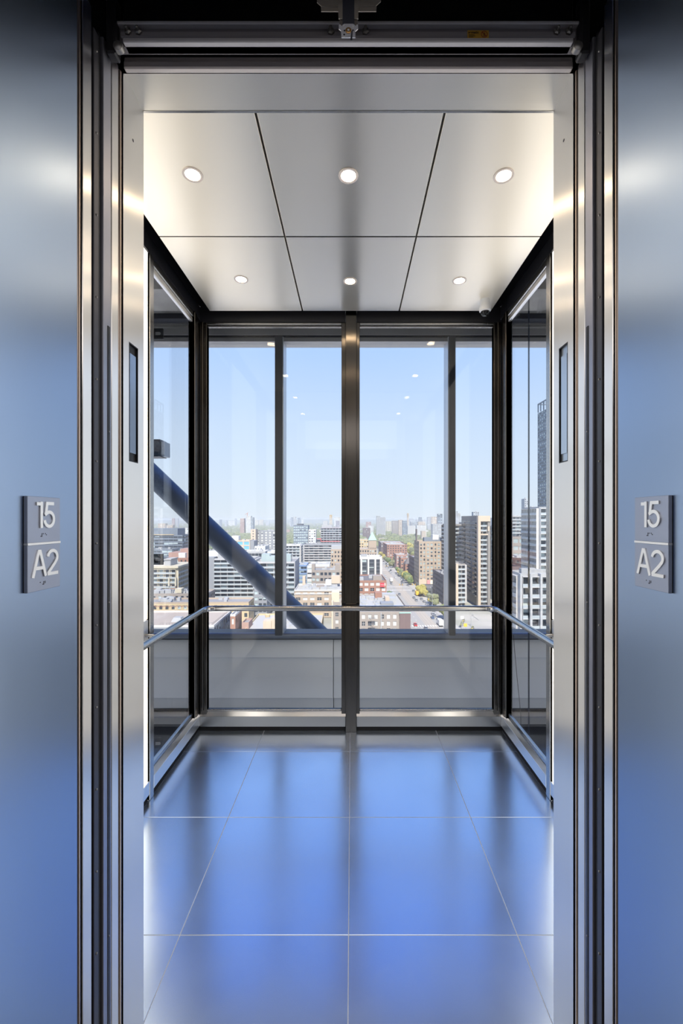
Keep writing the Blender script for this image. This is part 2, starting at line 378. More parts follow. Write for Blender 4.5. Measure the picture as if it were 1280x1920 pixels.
bx('panel_lip', TUBE, hd, XL, XR, FR1-.004, FR1+.002, ZH-.0012, ZH+.006)
# ------------------------------------------------------------------ ceiling (floating panels under a dark recess)
ZC = 2.945
ce = struct(bx('ceiling', BLACK, None, WL-.04, WR+.04, FR1, YB+.05, 3.13, 3.16))
X0c, X1c, Y1c = -.985, .967, 2.964
jx = [X0c, -.342, .331, X1c]; jy = [FR1+.02, 2.185, Y1c]
for i in range(3):
    for j in range(2):
        bx('ceiling_panel', STEEL_CEIL, ce, jx[i]+(.0045 if i else 0), jx[i+1]-(.0045 if i < 2 else 0), jy[j]+(.004 if j else 0), jy[j+1]-(.004 if j < 1 else 0), ZC, ZC+.022, b=.001)
bx('panel_backing', DARK, ce, X0c+.02, X1c-.02, jy[0]+.02, Y1c-.02, ZC+.022, ZC+.05)
for i, (px, py) in enumerate(((361, 327), (653, 329), (944, 329), (452, 523.5), (656, 527), (861, 526))):
    Y = (ZC-EYE)*F/(VY-py); X = PX(px, Y)
    where = ('front row, left', 'front row, middle', 'front row, right', 'rear row, left', 'rear row, middle', 'rear row, right')[i]
    d = empty('downlight', f'round recessed warm downlight in the steel ceiling, {where}', 'light', (X, Y, ZC), 'ceiling downlights')
    MB().lathe((X, Y, ZC), [(.042, .0005), (.0415, .0035), (.036, .0042), (.031, .003), (.030, -.002)], 32, (0, 0, -1), False).build('trim_ring', RING, d, True)
    MB().lathe((X, Y, ZC), [(.0302, -.001), (.030, .0012)], 32, (0, 0, -1)).build('lens', LAMP, d)
Yc = 2.81; Xc = PX(909, Yc)
d = empty('security_camera', 'white dome security camera on the ceiling near the right rear corner', 'camera', (Xc, Yc, ZC))
MB().lathe((Xc, Yc, ZC), [(.028, 0), (.031, .012), (.034, .045), (.0365, .052)], 28, (0, 0, -1)).build('mount', WHITE, d, True)
MB().lathe((Xc, Yc, ZC), [(.0365, .052), (.0375, .056), (.0365, .076), (.029, .082)], 28, (0, 0, -1), False).build('housing_ring', WHITE, d, True)
MB().lathe((Xc, Yc, ZC), [(.029, .078), (.0285, .086), (.025, .097), (.017, .105), (.006, .108)], 28, (0, 0, -1)).build('dome', DOME, d, True)
MB().lathe((Xc, Yc, ZC), [(.022, .060), (.022, .085), (.016, .096), (.006, .1)], 20, (0, 0, -1)).build('camera_eye', BLACK, d, True)
# ------------------------------------------------------------------ side and back walls of the car
def side_wall(side):
    s = -1 if side == 'left' else 1
    wl = WL if s < 0 else WR
    F_ = wl-s*.010                          # inner face of trims
    wa = empty('wall_left' if s < 0 else 'wall_right', None, None, (wl, FR1, 0)); wa['kind'] = 'structure'
    def b(name, m, xin, xout, y0, y1, z0, z1, bv=0):   # xin: distance into the car, xout: outwards
        a, c = wl-s*xin, wl+s*xout
        return bx(name, m, wa, min(a, c), max(a, c), y0, y1, z0, z1, b=bv)
    b('header_beam', BLACK, .010, .03, 2.05, YB-.02, 2.915, 3.0)
    b('upper_beam', BLACK, .010, .03, FR1, YB-.02, 3.004, 3.13)
    b('shadow_gap', VOID, 0, .03, FR1, YB-.02, 2.99, 3.006)
    b('glass_frame', FRAME_S, .006, .02, 2.316, 2.98, 2.876, 2.913, .004)
    b('glass_frame', STEEL_SIDE, 0, .02, 2.316, 2.95, 2.842, 2.874, .004)
    b('door_post', FRAME_S, .011, .03, 2.268, 2.316, .002, 2.915, .003)
    b('corner_post', POST_S, .006, .03, 2.955, YB, .03, 2.915, .003)
    b('corner_stop', POST_S, .016, .03, 2.905, 2.953, .14, 2.915, .003)
    b('base_plate', STEEL_SIDE, .010, .03, 2.318, 3.02, .036, .107, .002)
    g = MB(); a0, a1, c0 = wl-s*.010, wl-s*.001, wl+s*.02
    g.quad((a0, 2.318, .107), (a0, 3.02, .107), (a1, 3.0, .143), (a1, 2.318, .143)).quad((a1, 2.318, .143), (a1, 3.0, .143), (c0, 3.0, .143), (c0, 2.318, .143)); g.build('base_bevel', STEEL_SIDE, wa)
    b('glazing_bead', FRAME_S, 0, .02, 2.318, 2.91, .146, .178, .006)
    b('base_plate', STEEL_SIDE, .010, .03, FR1, 2.266, .036, .107, .002)
    b('plinth', VOID, -.004, .03, FR1, YB, 0, .036)
    b('stone_trim', STEEL_SIDE, .004, .03, FR1, 2.266, .838, .965, .002)
    b('stone_trim', DARK, .002, .03, 2.04, 2.266, 2.935, 2.99)
    for y0, y1 in ((FR1, 1.76), (1.764, 2.266)):
        b('stone_panel', ONYX, 0, .02, y0, y1, .11, .834)
        b('stone_panel', ONYX, 0, .02, y0, y1, .969, 2.932)
    for k in range(2):
        b('fixing_clip', FRAME_S, .005, .0, 2.20+k*.03, 2.215+k*.03, 2.948, 2.978, .002)
    gl = struct(b('glass_pane', GLASS, -.004, .014, 2.30, 2.96, .15, 2.88)); 
side_wall('left'); side_wall('right')
wb = empty('wall_back', None, None, (0, YB, 0)); wb['kind'] = 'structure'
YF = YB-.02                                  # face of the back trims
def bb(name, m, x0, x1, z0, z1, y0=YF, y1=YB+.03, bv=0): return bx(name, m, wb, x0, x1, y0, y1, z0, z1, b=bv)
bb('header_beam', BLACK, WL+.01, -.045, 2.893, 3.0); bb('header_beam', BLACK, .037, WR-.01, 2.893, 3.0)
bb('upper_beam', BLACK, WL+.01, WR-.01, 3.004, 3.13, YF, YB)
bb('shadow_gap', VOID, WL+.01, WR-.01, 2.99, 3.006, YF+.01, YB)
MX0, MX1, CX0, CX1 = -.072, .057, -.042, .034
bb('mullion', POST, MX0, MX1, .11, 2.893, YF+.006, YB+.03, .002)
bb('mullion_cover', POST, CX0, CX1, 0, 3.0, YF-.022, YF+.006, .002)
bb('corner_post', POST, WL+.01, -1.026, .03, 2.893, YF+.004, YB+.03, .002); bb('corner_post', POST, 1.008, WR-.01, .03, 2.893, YF+.004, YB+.03, .002)
bb('corner_stop', POST, WL+.012, -1.05, .14, 2.893, YF-.008, YF+.004, .002); bb('corner_stop', POST, 1.032, WR-.012, .14, 2.893, YF-.008, YF+.004, .002)
for x0, x1 in ((-1.026, MX0), (MX1, 1.008)):
    bb('glass_frame', FRAME, x0, x1, 2.876, 2.892, YF+.006, YB+.02, .003)
    bb('glass_frame', POST, x0, x1, 2.866, 2.874, YF+.012, YB+.02, .002)
    bb('glazing_bead', FRAME, x0, x1, .136, .148, YF+.006, YB+.02, .003)
    bb('glass_pane', GLASS, x0-.004, x1+.004, .13, 2.88, YB+.001, YB+.013)
for x0, x1 in ((WL+.01, CX0-.001), (CX1+.001, WR-.01)):
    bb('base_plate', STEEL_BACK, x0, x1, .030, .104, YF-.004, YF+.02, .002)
    g = MB().quad((x0, YF-.004, .104), (x1, YF-.004, .104), (x1, YF+.016, .132), (x0, YF+.016, .132)); g.build('base_bevel', STEEL_SIDE, wb)
bb('plinth', VOID, WL, WR, 0, .03, YF+.004, YB+.03)
# ------------------------------------------------------------------ handrail
zr, xr0, xr1, yr = .880, -1.015, .998, 2.958
pts = [(xr0, 1.9, zr)]
R = .075
pts += [(xr0, yr-R, zr)]+[(xr0+R-R*math.cos(a), yr-R+R*math.sin(a), zr) for a in [PI/2*k/8 for k in range(1, 9)]]
pts += [(xr1-R+R*math.sin(a), yr-R+R*math.cos(a), zr) for a in [PI/2*k/8 for k in range(0, 9)]]+[(xr1, 1.9, zr)]
h = empty('handrail', 'round stainless steel handrail wrapping three glass walls of the lift', 'handrail', (0, yr, zr))
MB().tube(pts, .019, 20).build('rail', TUBE, h, True)
for x, s in ((WL, 1), (WR, -1)):
    MB().tube([(x+s*.004, 2.235, zr+.01), (x+s*.045, 2.235, zr+.01), (x+s*(xr0-WL), 2.235, zr-.006)], .009, 10).build('bracket', FRAME, h, True)
for x in (CX0+.038,):
    MB().tube([(x, YF-.02, zr-.02), (x, yr+.012, zr-.02), (x, yr, zr-.008)], .008, 10).build('bracket', DARK, h, True)
# ------------------------------------------------------------------ floor number signs
def stroke(g, pts, wd, to3, t):
    P = [Vector(p) for p in pts]; n = len(P); Lf, Rt = [], []
    for i in range(n):
        d0 = (P[i]-P[i-1]).normalized() if i else None; d1 = (P[i+1]-P[i]).normalized() if i < n-1 else None
        if d0 is None: d0 = d1
        if d1 is None: d1 = d0
        m = Vector((-d0.y-d1.y, d0.x+d1.x)).normalized(); c = max(.35, m.dot(Vector((-d0.y, d0.x))))
        Lf.append(P[i]+m*wd/2/c); Rt.append(P[i]-m*wd/2/c)
    b0 = len(g.v); t = Vector(t)
    for i in range(n):
        for q in (Lf[i], Rt[i]):
            p = Vector(to3(q.x, q.y)); g.v.append(tuple(p)); g.v.append(tuple(p+t))
    for i in range(n-1):
        a, c = b0+4*i, b0+4*i+4
        g.f += [(a+1, a+3, c+3, c+1), (a, c, c+2, a+2), (a, a+1, c+1, c), (a+2, c+2, c+3, a+3)]
    g.f += [(b0, b0+2, b0+3, b0+1), (b0+4*n-4, b0+4*n-3, b0+4*n-1, b0+4*n-2)]
def arc(cx, cy_, rx, ry, a0, a1, n=14): return [(cx+rx*math.cos(math.radians(a0+(a1-a0)*k/n)), cy_+ry*math.sin(math.radians(a0+(a1-a0)*k/n))) for k in range(n+1)]
GL = {'1': [[(.0, .905), (.20, .905)], [(.25, .0), (.25, .99)]],
      '5': [[(.56, .935), (.13, .935)], [(.19, .97), (.11, .50)], [(.06, .50)]+arc(.30, .33, .255, .275, 128, -90, 16)+arc(.30, .33, .255, .275, -100, -172, 7)],
      'A': [[(.03, 0), (.31, .98)], [(.65, 0), (.37, .98)], [(.14, .33), (.54, .33)], [(.26, .955), (.42, .955)]],
      '2': [arc(.31, .69, .245, .255, 172, -25, 16)+[(.40, .42), (.10, .12), (.07, .06)], [(.04, .06), (.60, .06)]]}
GW = {'1': .36, '5': .62, 'A': .70, '2': .62}
def glyphs(g, s_, x0, y0, hgt, wid, to3, t):
    tot = sum(GW[c] for c in s_); k = wid/tot; x = x0
    for c in s_:
        for q_, st_ in enumerate(GL[c]): stroke(g, [(x+a*k, y0+b_*hgt) for a, b_ in st_], .125*hgt, to3, Vector(t)*(1+.03*q_))
        x += GW[c]*k
def sign(side):
    s = -1 if side == 'left' else 1
    x = XL if s < 0 else XR; xf = x-s*.008
    y0, wd = (.795, .0895) if s < 0 else (.7955, .092)
    if s > 0: y0, y1 = .594*F/(1253-VX)*.9865, .594*F/(1189.5-VX)*.9865
    else: y1 = y0+wd
    wd = y1-y0
    to3 = (lambda a, b_: (xf, y0+a, b_)) if s < 0 else (lambda a, b_: (xf, y1-a, b_))
    dz = 0 if s < 0 else .001
    sg = empty('floor_sign', f'raised grey floor sign reading 15 A2 on the {side} steel jamb', 'sign', (x, y0, 1.36))
    z0, zm, z1 = 1.361+dz, 1.4523+dz, 1.543+dz
    for a, b_ in ((zm+.0022, z1), (z0, zm-.0022)):
        bx('plate', SIGN, sg, min(x-s*.001, xf), max(x-s*.001, xf), y0, y1, a, b_, b=.0006)
    bx('edge_shade_block', VOID, sg, min(x, xf+s*.0015), max(x, xf+s*.0015), y0+.0004, y1-.0004, z0+.0004, z1-.0004)  # black block puts the shade on the sign's edge into colour
    bx('divider', LETTER, sg, min(xf-s*.0008, x-s*.001), max(xf-s*.0008, x-s*.001), y0, y1+.0004, zm-.0021, zm+.0021)
    T = (-s*.0024, 0, 0)
    g = MB(); glyphs(g, '15', wd*.235, 1.4825+dz, .0515, wd*.56, to3, T); g.build('floor_number', LETTER, sg)
    g = MB(); glyphs(g, 'A2', wd*.11, 1.388+dz, .0515, wd*.80, to3, T); g.build('lift_code', LETTER, sg)
    for row, (cx0, zz, dots) in enumerate(((.40, 1.469, ((0, -2), (1, -2), (1, -1), (1, 0), (2.4, 0), (4.6, 0), (5.7, -1))), (.38, 1.375, ((0, 0), (2.7, -2), (3.6, -2), (3.6, -1), (3.6, 0), (5, 0), (5, -1))))):
        g = MB()
        for a, b_ in dots:
            g.lathe(to3(wd*cx0+a*.0026-.001, zz+dz+b_*.0024+.002), [(.0011, 0), (.0009, .0005), (.0003, .0007)], 8, (-s, 0, 0))
        g.build('braille', DOT, sg)
sign('left'); sign('right')
# ------------------------------------------------------------------ shaft enclosure outside the car
YO = 3.72
g = MB().box(-2.6, 2.6, 3.0, YO+.5, 3.42, 3.5).box(-2.6, 2.6, 1.15, 3.0, 3.42, 3.5)
struct(g.build('ceiling_shaft', SHAFT))
struct(bx('ceiling_slab', CONC, None, -2.6, 2.6, 3.22, 3.60, 3.235, 3.42))
struct(bx('trim_9', SHAFT, None, -2.6, 2.6, 3.6, YO+.02, 3.19, 3.42))
ow = empty('window_1', None, None, (0, YO, 0)); ow['kind'] = 'structure'
def wo_(name, m, x0, x1, y0, y1, z0, z1, bv=0): return bx(name, m, ow, x0, x1, y0, y1, z0, z1, b=bv)
wo_('head_beam', MULL_L, -2.6, 2.6, YO, YO+.06, 3.105, 3.19); wo_('head_groove', BLACK, -2.6, 2.6, YO+.01, YO+.06, 3.095, 3.106)
wo_('head_soffit', MULL_L, -2.6, 2.6, YO+.06, YO+.28, 3.105, 3.17)
wo_('head_lip', MULL_L, -2.6, 2.6, YO+.03, YO+.10, 3.06, 3.095)
for i, (pl, pr) in enumerate(((515, 529), (842, 854))):
    a, b_ = PX(pl, YO), PX(pr, YO)
    wo_('mullion', MULL, a, b_, YO, YO+.19, .48, 3.10, .003)
    sx = b_ if i == 0 else a-.008
    wo_('mullion_side', mat('mullion_pale', (.50, .53, .58), .35, .6), sx, sx+.008, YO+.012, YO+.185, .48, 3.10)
for x0, x1 in ((-2.6, PX(515, YO)), (PX(529, YO), PX(842, YO)), (PX(854, YO), 2.6)):
    wo_('glass_pane', GLASS_OUT, x0, x1, YO+.10, YO+.112, .46, 3.1)
z_ = [.500, .452, .285, -.075, -.195]
yy = [YO, YO-.012, YO+.05, YO+.03, YO+.055]
sp_ = empty('wall_spandrel', None, None, (0, YO, 0)); sp_['kind'] = 'structure'
MB().tube([(-2.6, YO+.025, .476), (2.6, YO+.025, .476)], .026, 14).build('cap_rail', mat('cap_blue_grey', (.22, .25, .31), .4, .4), sp_, True)
bx('cap_back', MULL, sp_, -2.6, 2.6, YO+.025, YO+.20, .44, .490)
for x0, x1 in ((-2.6, PX(624.5, YO)-.003), (PX(624.5, YO)+.003, 2.6)):
    g = MB()
    prof = [(YO+.085, .455), (YO+.025, .285), (YO+.06, .283), (YO+.055, .10), (YO+.035, -.075), (YO+.075, -.077), (YO+.09, -.19), (YO+.16, -.19), (YO+.16, .455)]
    g.prism(prof, lambda a, b_, x0=x0: (x0, a, b_), (x1-x0, 0, 0)); g.build('spandrel_panel', SPAN, sp_)
bx('seam_backing', DARK, sp_, -1.2, 1.2, YO+.162, YO+.17, -.2, .45)  # dark strip added to stop light leaking through the panel seam
bx('ledge', mat('ledge_grey', (.36, .36, .36), .7), sp_, -2.6, 2.6, YO-.02, YO+.2, -.28, -.225)
bx('slab_edge', SHAFT, sp_, -2.6, 2.6, YO+.02, YO+.2, -1.2, -.29)
bx('shadow_gap', VOID, sp_, -2.6, 2.6, YO+.09, YO+.2, -.226, -.19)
# hoistway hardware seen low through the left glass and the cable on the right
RAILX = -1.79
gr = empty('guide_rail', 'steel guide rail with slotted brackets outside the left glass wall', 'rail', (RAILX, 3.35, -12))
g = MB().box(RAILX-.045, RAILX+.0, 3.30, 3.318, -12, 3.4).box(RAILX-.03, RAILX-.015, 3.318, 3.38, -12, 3.4); g.build('rail', DARK, gr)
for py, x1 in ((627, 307), (1048.5, 307), (1392, 305)):
    z = PZ(py, 3.3); xe = PX(x1, 3.3)
    bk = bx('bracket', DARK, gr, RAILX-.02, xe, 3.285, 3.30, z-.042, z+.042, b=.002)
    zc = z
    pp = [(PX(293, 3.3), zc-.012), (PX(300, 3.3), zc-.012)]+[(PX(300, 3.3)+.012*math.cos(a), zc+.012*math.sin(a)) for a in [(-PI/2+PI*k/8) for k in range(1, 8)]]+[(PX(300, 3.3), zc+.012), (PX(293, 3.3), zc+.012)]
    MB().prism(pp, lambda a, b_: (a, 3.2835, b_), (0, .0015, 0)).build('slot', MULL_L, bk)
o = MB().tube([(PX(991, 3.1), 3.1, -12), (PX(991, 3.1), 3.1, 3.42)], .006, 8).build('hoist_cable', mat('cable_navy', (.02, .03, .06), .5))
L(o, 'thin dark hoist cable hanging outside the right glass wall', 'cable')
o = MB().tube([(PX(962, 3.5), 3.5, PZ(1190, 3.5)), (PX(968, 3.5), 3.5, PZ(1260, 3.5)), (PX(976, 3.5), 3.5, PZ(1340, 3.5)), (PX(977, 3.5), 3.5, -1.1)], .0025, 6).build('sagging_wire', mat('wire', (.05, .05, .06), .6))
L(o, 'thin sagging wire low behind the right glass wall', 'wire')
# diagonal tubular brace and stub beam outside
YBR = 5.0
p0 = Vector((PX(120, YBR), YBR, PZ(733, YBR))); p1 = Vector((PX(860, YBR), YBR, PZ(1442, YBR)))
dd = (p1-p0).normalized()
o = empty('diagonal_brace', 'blue grey steel tube brace slanting down outside the glass', 'brace', p0)
MB().tube([p0, p1], .119, 40).build('tube', BRACE, o, True)
q = p0+dd*((Vector((PX(405, YBR), 0, 0)).x-p0.x)/dd.x)
bx('end_plate', MULL, o, p0.x-.2, p0.x+.1, YBR-.2, YBR+.2, p0.z-.1, p0.z+.3)
YS = 5.25
sb = empty('stub_beam', 'dark steel beam end jutting in at left above the brace', 'beam', (PX(288, YS), YS, PZ(840, YS)))
x1 = PX(303, YS); z0, z1 = PZ(857, YS), PZ(825, YS)
bx('beam', DARK, sb, -3.8, x1, YS-.05, YS+.14, z0, z1)
bx('lit_end_face', BRACE, sb, x1, PX(310, YS), YS-.02, YS+.14, z0+.008, z1-.02, b=.006)  # paler end face: light on the beam's side put into colour
HAZE = True
# ------------------------------------------------------------------ the city outside
GZ = -60.5
TH = .025                                               # street grid turned slightly to the left of the view
U, V = (math.cos(TH), math.sin(TH)), (-math.sin(TH), math.cos(TH))
def cm(name, c, r=.85, **k): return mat(name, c, r, **k)
BW = {'tan': (.56, .44, .33), 'brick': (.45, .24, .17), 'pinkbrick': (.52, .33, .27), 'greige': (.43, .37, .32), 'cream': (.74, .66, .50), 'white': (.80, .79, .76),
      'grey': (.34, .35, .37), 'lgrey': (.52, .52, .52), 'dark': (.13, .14, .16), 'dbrick': (.24, .17, .16), 'blue': (.26, .38, .60), 'yellow': (.72, .56, .33),
      'brown': (.22, .19, .18), 'purple': (.38, .35, .40), 'beige': (.72, .58, .44), 'graytan': (.33, .30, .27), 'hazy': (.50, .52, .56), 'bluegrey': (.24, .28, .33)}
WM = {k: cm('facade_'+k, tuple(x*.80 for x in c)) for k, c in BW.items()}
RM = {'lgrey': cm('roof_lgrey', (.38, .37, .36)), 'light': cm('roof_light', (.45, .435, .41)), 'tan': cm('roof_tan', (.43, .36, .30)), 'grey': cm('roof_grey', (.28, .27, .265)), 'dark': cm('roof_dark', (.17, .16, .16)), 'white': cm('roof_white', (.66, .64, .62))}
for m_ in list(RM.values()): noise_into(m_, 'Roughness', .3, .8, .95)
GD = mat('window_dark', (.05, .06, .075), .12); GP = mat('window_pale', (.47, .55, .55), .25); GB = mat('window_blind', (.66, .66, .62), .6)
UNIT = mat('roof_unit', (.42, .42, .42), .6); TRIMW = mat('white_trim', (.68, .65, .61), .7); SLAB = mat('balcony_slab', (.50, .48, .46), .8); RAILG = mat('balcony_rail', (.40, .44, .46), .3)
RAILD = mat('balcony_rail_dark', (.16, .17, .18), .4)
CY = mat('copper_green', (.36, .60, .50), .7); SIGNR = mat('sign_red_panel', (.80, .08, .10), .5)
def at(px, Y): return Vector(((px-VX)/F*Y, Y))
def add2(o, u, a, v=None, b=0):
    r = (o[0]+u[0]*a, o[1]+u[1]*a)
    return (r[0]+v[0]*b, r[1]+v[1]*b) if v else r
def facade(W, G1, G2, o, u, n, w, z0, z1, nf, nc, wf, hf, rec, sill=.3, pale=.3, skip=0, single=None):
    """punched facade: wall lattice with real openings, reveals and panes set back; u runs along the wall, n points out"""
    fh = (z1-z0)/nf; cw = w/nc; pw = cw*wf; ph = fh*hf
    P = lambda a, z, d=0: (o[0]+u[0]*a-n[0]*d, o[1]+u[1]*a-n[1]*d, z)
    if skip: W.quad(P(0, z0), P(w, z0), P(w, z0+skip*fh), P(0, z0+skip*fh))
    for i in range(skip, nf):
        za = z0+i*fh; zb = za+fh*sill*(1-hf)*2 if sill*2*(1-hf)+hf < 1 else za+fh*(1-hf)*.5; zc = zb+ph; zd = za+fh
        W.quad(P(0, za), P(w, za), P(w, zb), P(0, zb)); W.quad(P(0, zc), P(w, zc), P(w, zd), P(0, zd))
        for j in range(nc):
            a0 = j*cw; a1 = a0+(cw-pw)/2; a2 = a1+pw; a3 = a0+cw
            W.quad(P(a0, zb), P(a1, zb), P(a1, zc), P(a0, zc)); W.quad(P(a2, zb), P(a3, zb), P(a3, zc), P(a2, zc))
            W.quad(P(a1, zb), P(a2, zb), P(a2, zb, rec), P(a1, zb, rec)); W.quad(P(a1, zc, rec), P(a2, zc, rec), P(a2, zc), P(a1, zc))
            W.quad(P(a1, zb), P(a1, zb, rec), P(a1, zc, rec), P(a1, zc)); W.quad(P(a2, zb, rec), P(a2, zb), P(a2, zc), P(a2, zc, rec))
            r = random.random()
            if single is not None: single.append((P(a1, zb, rec), P(a2, zb, rec), P(a2, zc, rec), P(a1, zc, rec), r < pale)); continue
            if r < pale*.5:                              # blind half drawn
                zm = zc-ph*random.uniform(.35, 1)
                G2.quad(P(a1, zm, rec*.9), P(a2, zm, rec*.9), P(a2, zc, rec*.9), P(a1, zc, rec*.9))
            (G2 if r > 1-pale*.5 else G1).quad(P(a1, zb, rec), P(a2, zb, rec), P(a2, zc, rec), P(a1, zc, rec))
def building(name, label, px0, px1, ytop, Y, D, wall, roof='light', style='grid', fh=3.3, bay=3.4, wf=.5, hf=.5, pale=.3, cat='building', par=.9, units=6, zbase=None,
             group=None, rec=.25, side='both', glass_=None, pane2=None, trim=None, single=False, capcol=None, slabcol=None, railcol=None, bands=None, parapet=True):
    o = at(px0, Y); zt = EYE-(ytop-VY)/F*Y; zb = GZ if zbase is None else zbase
    W = (px1-px0)/F*Y/U[0]
    root = empty(name, label, cat, (o[0], o[1], zb), group)
    nf = max(1, round((zt-zb-par)/fh)); ztop = zt-par
    wm, g1, g2, sl, rl = MB(), MB(), MB(), MB(), MB(); gm = glass_ or GD; pm = pane2 or GP
    sing = [] if single else None
    c00 = o; c10 = add2(o, U, W); c01 = add2(o, V, D); c11 = add2(c10, V, D)
    vis = max(0, int(nf-single)) if single else 0
    faces = [(c00, U, (-V[0], -V[1]), W, True), (c10, V, U, D, False), (c01, (-V[0], -V[1]), (-U[0], -U[1]), D, False)]
    for (p, u, n, wd, front) in faces:
        nc = max(1, round(wd/bay))
        if style == 'plain' or (side == 'plain' and not front):
            wm.quad((*p, zb), (*add2(p, u, wd), zb), (*add2(p, u, wd), ztop), (*p, ztop)); continue
        if style in ('grid', 'band'):
            facade(wm, g1, g2, p, u, n, wd, zb, ztop, nf, nc, wf if style == 'grid' else .94, hf, rec, pale=pale, skip=vis if front else 0, single=sing if front else None)
        elif style == 'balcony':
            facade(wm, g1, g2, p, u, n, wd, zb, ztop, nf, nc, wf, max(hf, .7), rec, pale=pale)
            f_ = (ztop-zb)/nf
            for i in range(1, nf+1):
                z = zb+i*f_
                sl.obox(add2(p, n, 0, u, .3), n, u, 1.3, wd-.6, z-.2, z+.05)
                if i < nf: rl.obox(add2(p, n, 1.24, u, .3), n, u, .05, wd-.6, z+.05, z+1.05)
                for k in range(nc+1) if i < nf and nc < 14 else ():
                    sl.obox(add2(p, u, max(.3, min(wd-.42, k*wd/nc))), u, n, .12, 1.2, z+.05, z+f_-.2)
    wm.quad((*c01, zb), (*c11, zb), (*c11, ztop), (*c01, ztop))
    stuffed = []
    ob = wm.build('wall', WM[wall], root)
    if sing is not None:
        for a, b_, c, d, pl in sing:
            me = MB(); nrm = Vector(V)*.05
            me.quad(a, b_, c, d)
            x = me.build('window', GB if pl else gm, root)
            q = MB(); mid = [(Vector(a)+Vector(b_))/2, (Vector(d)+Vector(c))/2]; hh = (Vector(a)+Vector(d))/2, (Vector(b_)+Vector(c))/2
            ud = Vector((*U, 0)); nd = Vector((-V[0], -V[1], 0))*.06
            e1 = ud*.05; e2 = Vector((0, 0, .05))
            for p, r in ((mid[0], mid[1]),): q.quad(p-e1+nd, p+e1+nd, r+e1+nd, r-e1+nd)
            q.quad(hh[0]-e2+nd, hh[1]-e2+nd, hh[1]+e2+nd, hh[0]+e2+nd)
            q.build('glazing_bar', TRIMW, x)
    for mb, nm, m in ((g1, 'window_pane', gm), (g2, 'pale_window_pane', pm), (sl, 'balcony_slab', slabcol or SLAB), (rl, 'balcony_rail', railcol or RAILG)):
        if mb.v: stuff(mb.build(nm, m, root))
    # roof deck, parapet, rooftop plant
    MB().quad((*c00, ztop), (*c10, ztop), (*c11, ztop), (*c01, ztop)).build('roof', RM[roof], root)
    if parapet:
        pr = MB(); t_ = .35
        pr.obox(c00, U, V, W, t_, ztop-.02, zt); pr.obox(add2(c01, V, -t_), U, V, W, t_, ztop-.02, zt); pr.obox(add2(c00, V, t_), U, V, t_, D-2*t_, ztop-.02, zt); pr.obox(add2(add2(c10, U, -t_), V, t_), U, V, t_, D-2*t_, ztop-.02, zt)
        pr.build('parapet', capcol or WM[wall], root)
    if units:
        um = MB()
        for _ in range(units):
            a = random.uniform(.1, .8)*W; b_ = random.uniform(.12, .8)*D; da = min(random.uniform(1.2, 4), W*.18); db = min(random.uniform(1.2, 4), D*.2)
            um.obox(add2(c00, U, a, V, b_), U, V, da, db, ztop, ztop+random.uniform(.8, 2.2))
        stuff(um.build('rooftop_unit', UNIT, root))
    if trim:                                             # string courses: list of (z below top, height)
        tm = MB()
        for dz, hh_ in trim: tm.obox(add2(c00, V, -.25, U, -.2), U, V, W+.4, .3, zt-dz-hh_, zt-dz)
        tm.build('cornice', TRIMW, root)
    root['w'] = W; root['d'] = D; root['zt'] = zt; root['ztop'] = ztop
    return root
def fbox(root, name, m, px0, px1, py0, py1, Y, d, d0=0):     # box on a building, given in the picture at distance Y
    o = at(px0, Y); o = add2(o, V, d0)
    g = MB().obox(o, U, V, (px1-px0)/F*Y, d, PZ(py1, Y), PZ(py0, Y)); return g.build(name, m, root)
def nth(n):
    a = ['zeroth','first','second','third','fourth','fifth','sixth','seventh','eighth','ninth','tenth','eleventh','twelfth','thirteenth','fourteenth','fifteenth','sixteenth','seventeenth','eighteenth','nineteenth']
    t = ['','','twent','thirt','fort','fift','sixt','sevent','eight','ninet']
    return a[n] if n < 20 else t[n//10]+'ieth' if n % 10 == 0 else t[n//10]+'y-'+a[n % 10]
NTH = {}
def count(k): NTH[k] = NTH.get(k, 0)+1; return nth(NTH[k])
# ground, avenue
def strip(name, m, xa, xb, ya, yb, z):
    def p(x, y): return (x*U[0]+y*V[0]+6, x*U[1]+y*V[1], z)   # city frame: x across, y along the avenue
    g = MB(); N = 12
    for i in range(N):
        y0, y1 = ya+(yb-ya)*i/N, ya+(yb-ya)*(i+1)/N; g.quad(p(xa, y0), p(xb, y0), p(xb, y1), p(xa, y1))
    return g.build(name, m)
def CP(x, y, z=0): return (x*U[0]+y*V[0]+6, x*U[1]+y*V[1], GZ+z)
GRND = mat('city_ground', (.30, .29, .27), .95); noise_into(GRND, 'Base Color', .03, (.27, .27, .21), (.48, .45, .40), 6, base=1)
struct(MB().quad((-9000, 6, GZ-.3), (9000, 6, GZ-.3), (9000, 12000, GZ-.3), (-9000, 12000, GZ-.3)).build('ground', GRND))
ASP = mat('asphalt', (.37, .35, .32), .9); noise_into(ASP, 'Roughness', .5, .85, .95)
WALK = mat('sidewalk', (.44, .41, .37), .9); PAINT = mat('road_paint', (.80, .78, .74), .8); TRAM = mat('track_bed', (.46, .40, .33), .9); STEELR = mat('track_rail', (.24, .23, .22), .5, .5)
RX0, RX1 = 33.0, 57.0                                    # avenue edges across
struct(strip('road', ASP, RX0, RX1, 150, 1500, GZ+.02))
struct(strip('pavement_left', WALK, RX0-5, RX0, 150, 1500, GZ+.14)); struct(strip('pavement_right', WALK, RX1, RX1+4.5, 150, 1500, GZ+.14))
struct(strip('track_bed', TRAM, 43.2, 49.8, 150, 1300, GZ+.05))
for x in (43.9, 45.4, 47.6, 49.1):
    stuff(L(strip('track_rail', STEELR, x, x+.16, 150, 1200, GZ+.08), 'steel tram rails set in the middle of the avenue', 'rails', 'tram rails'))
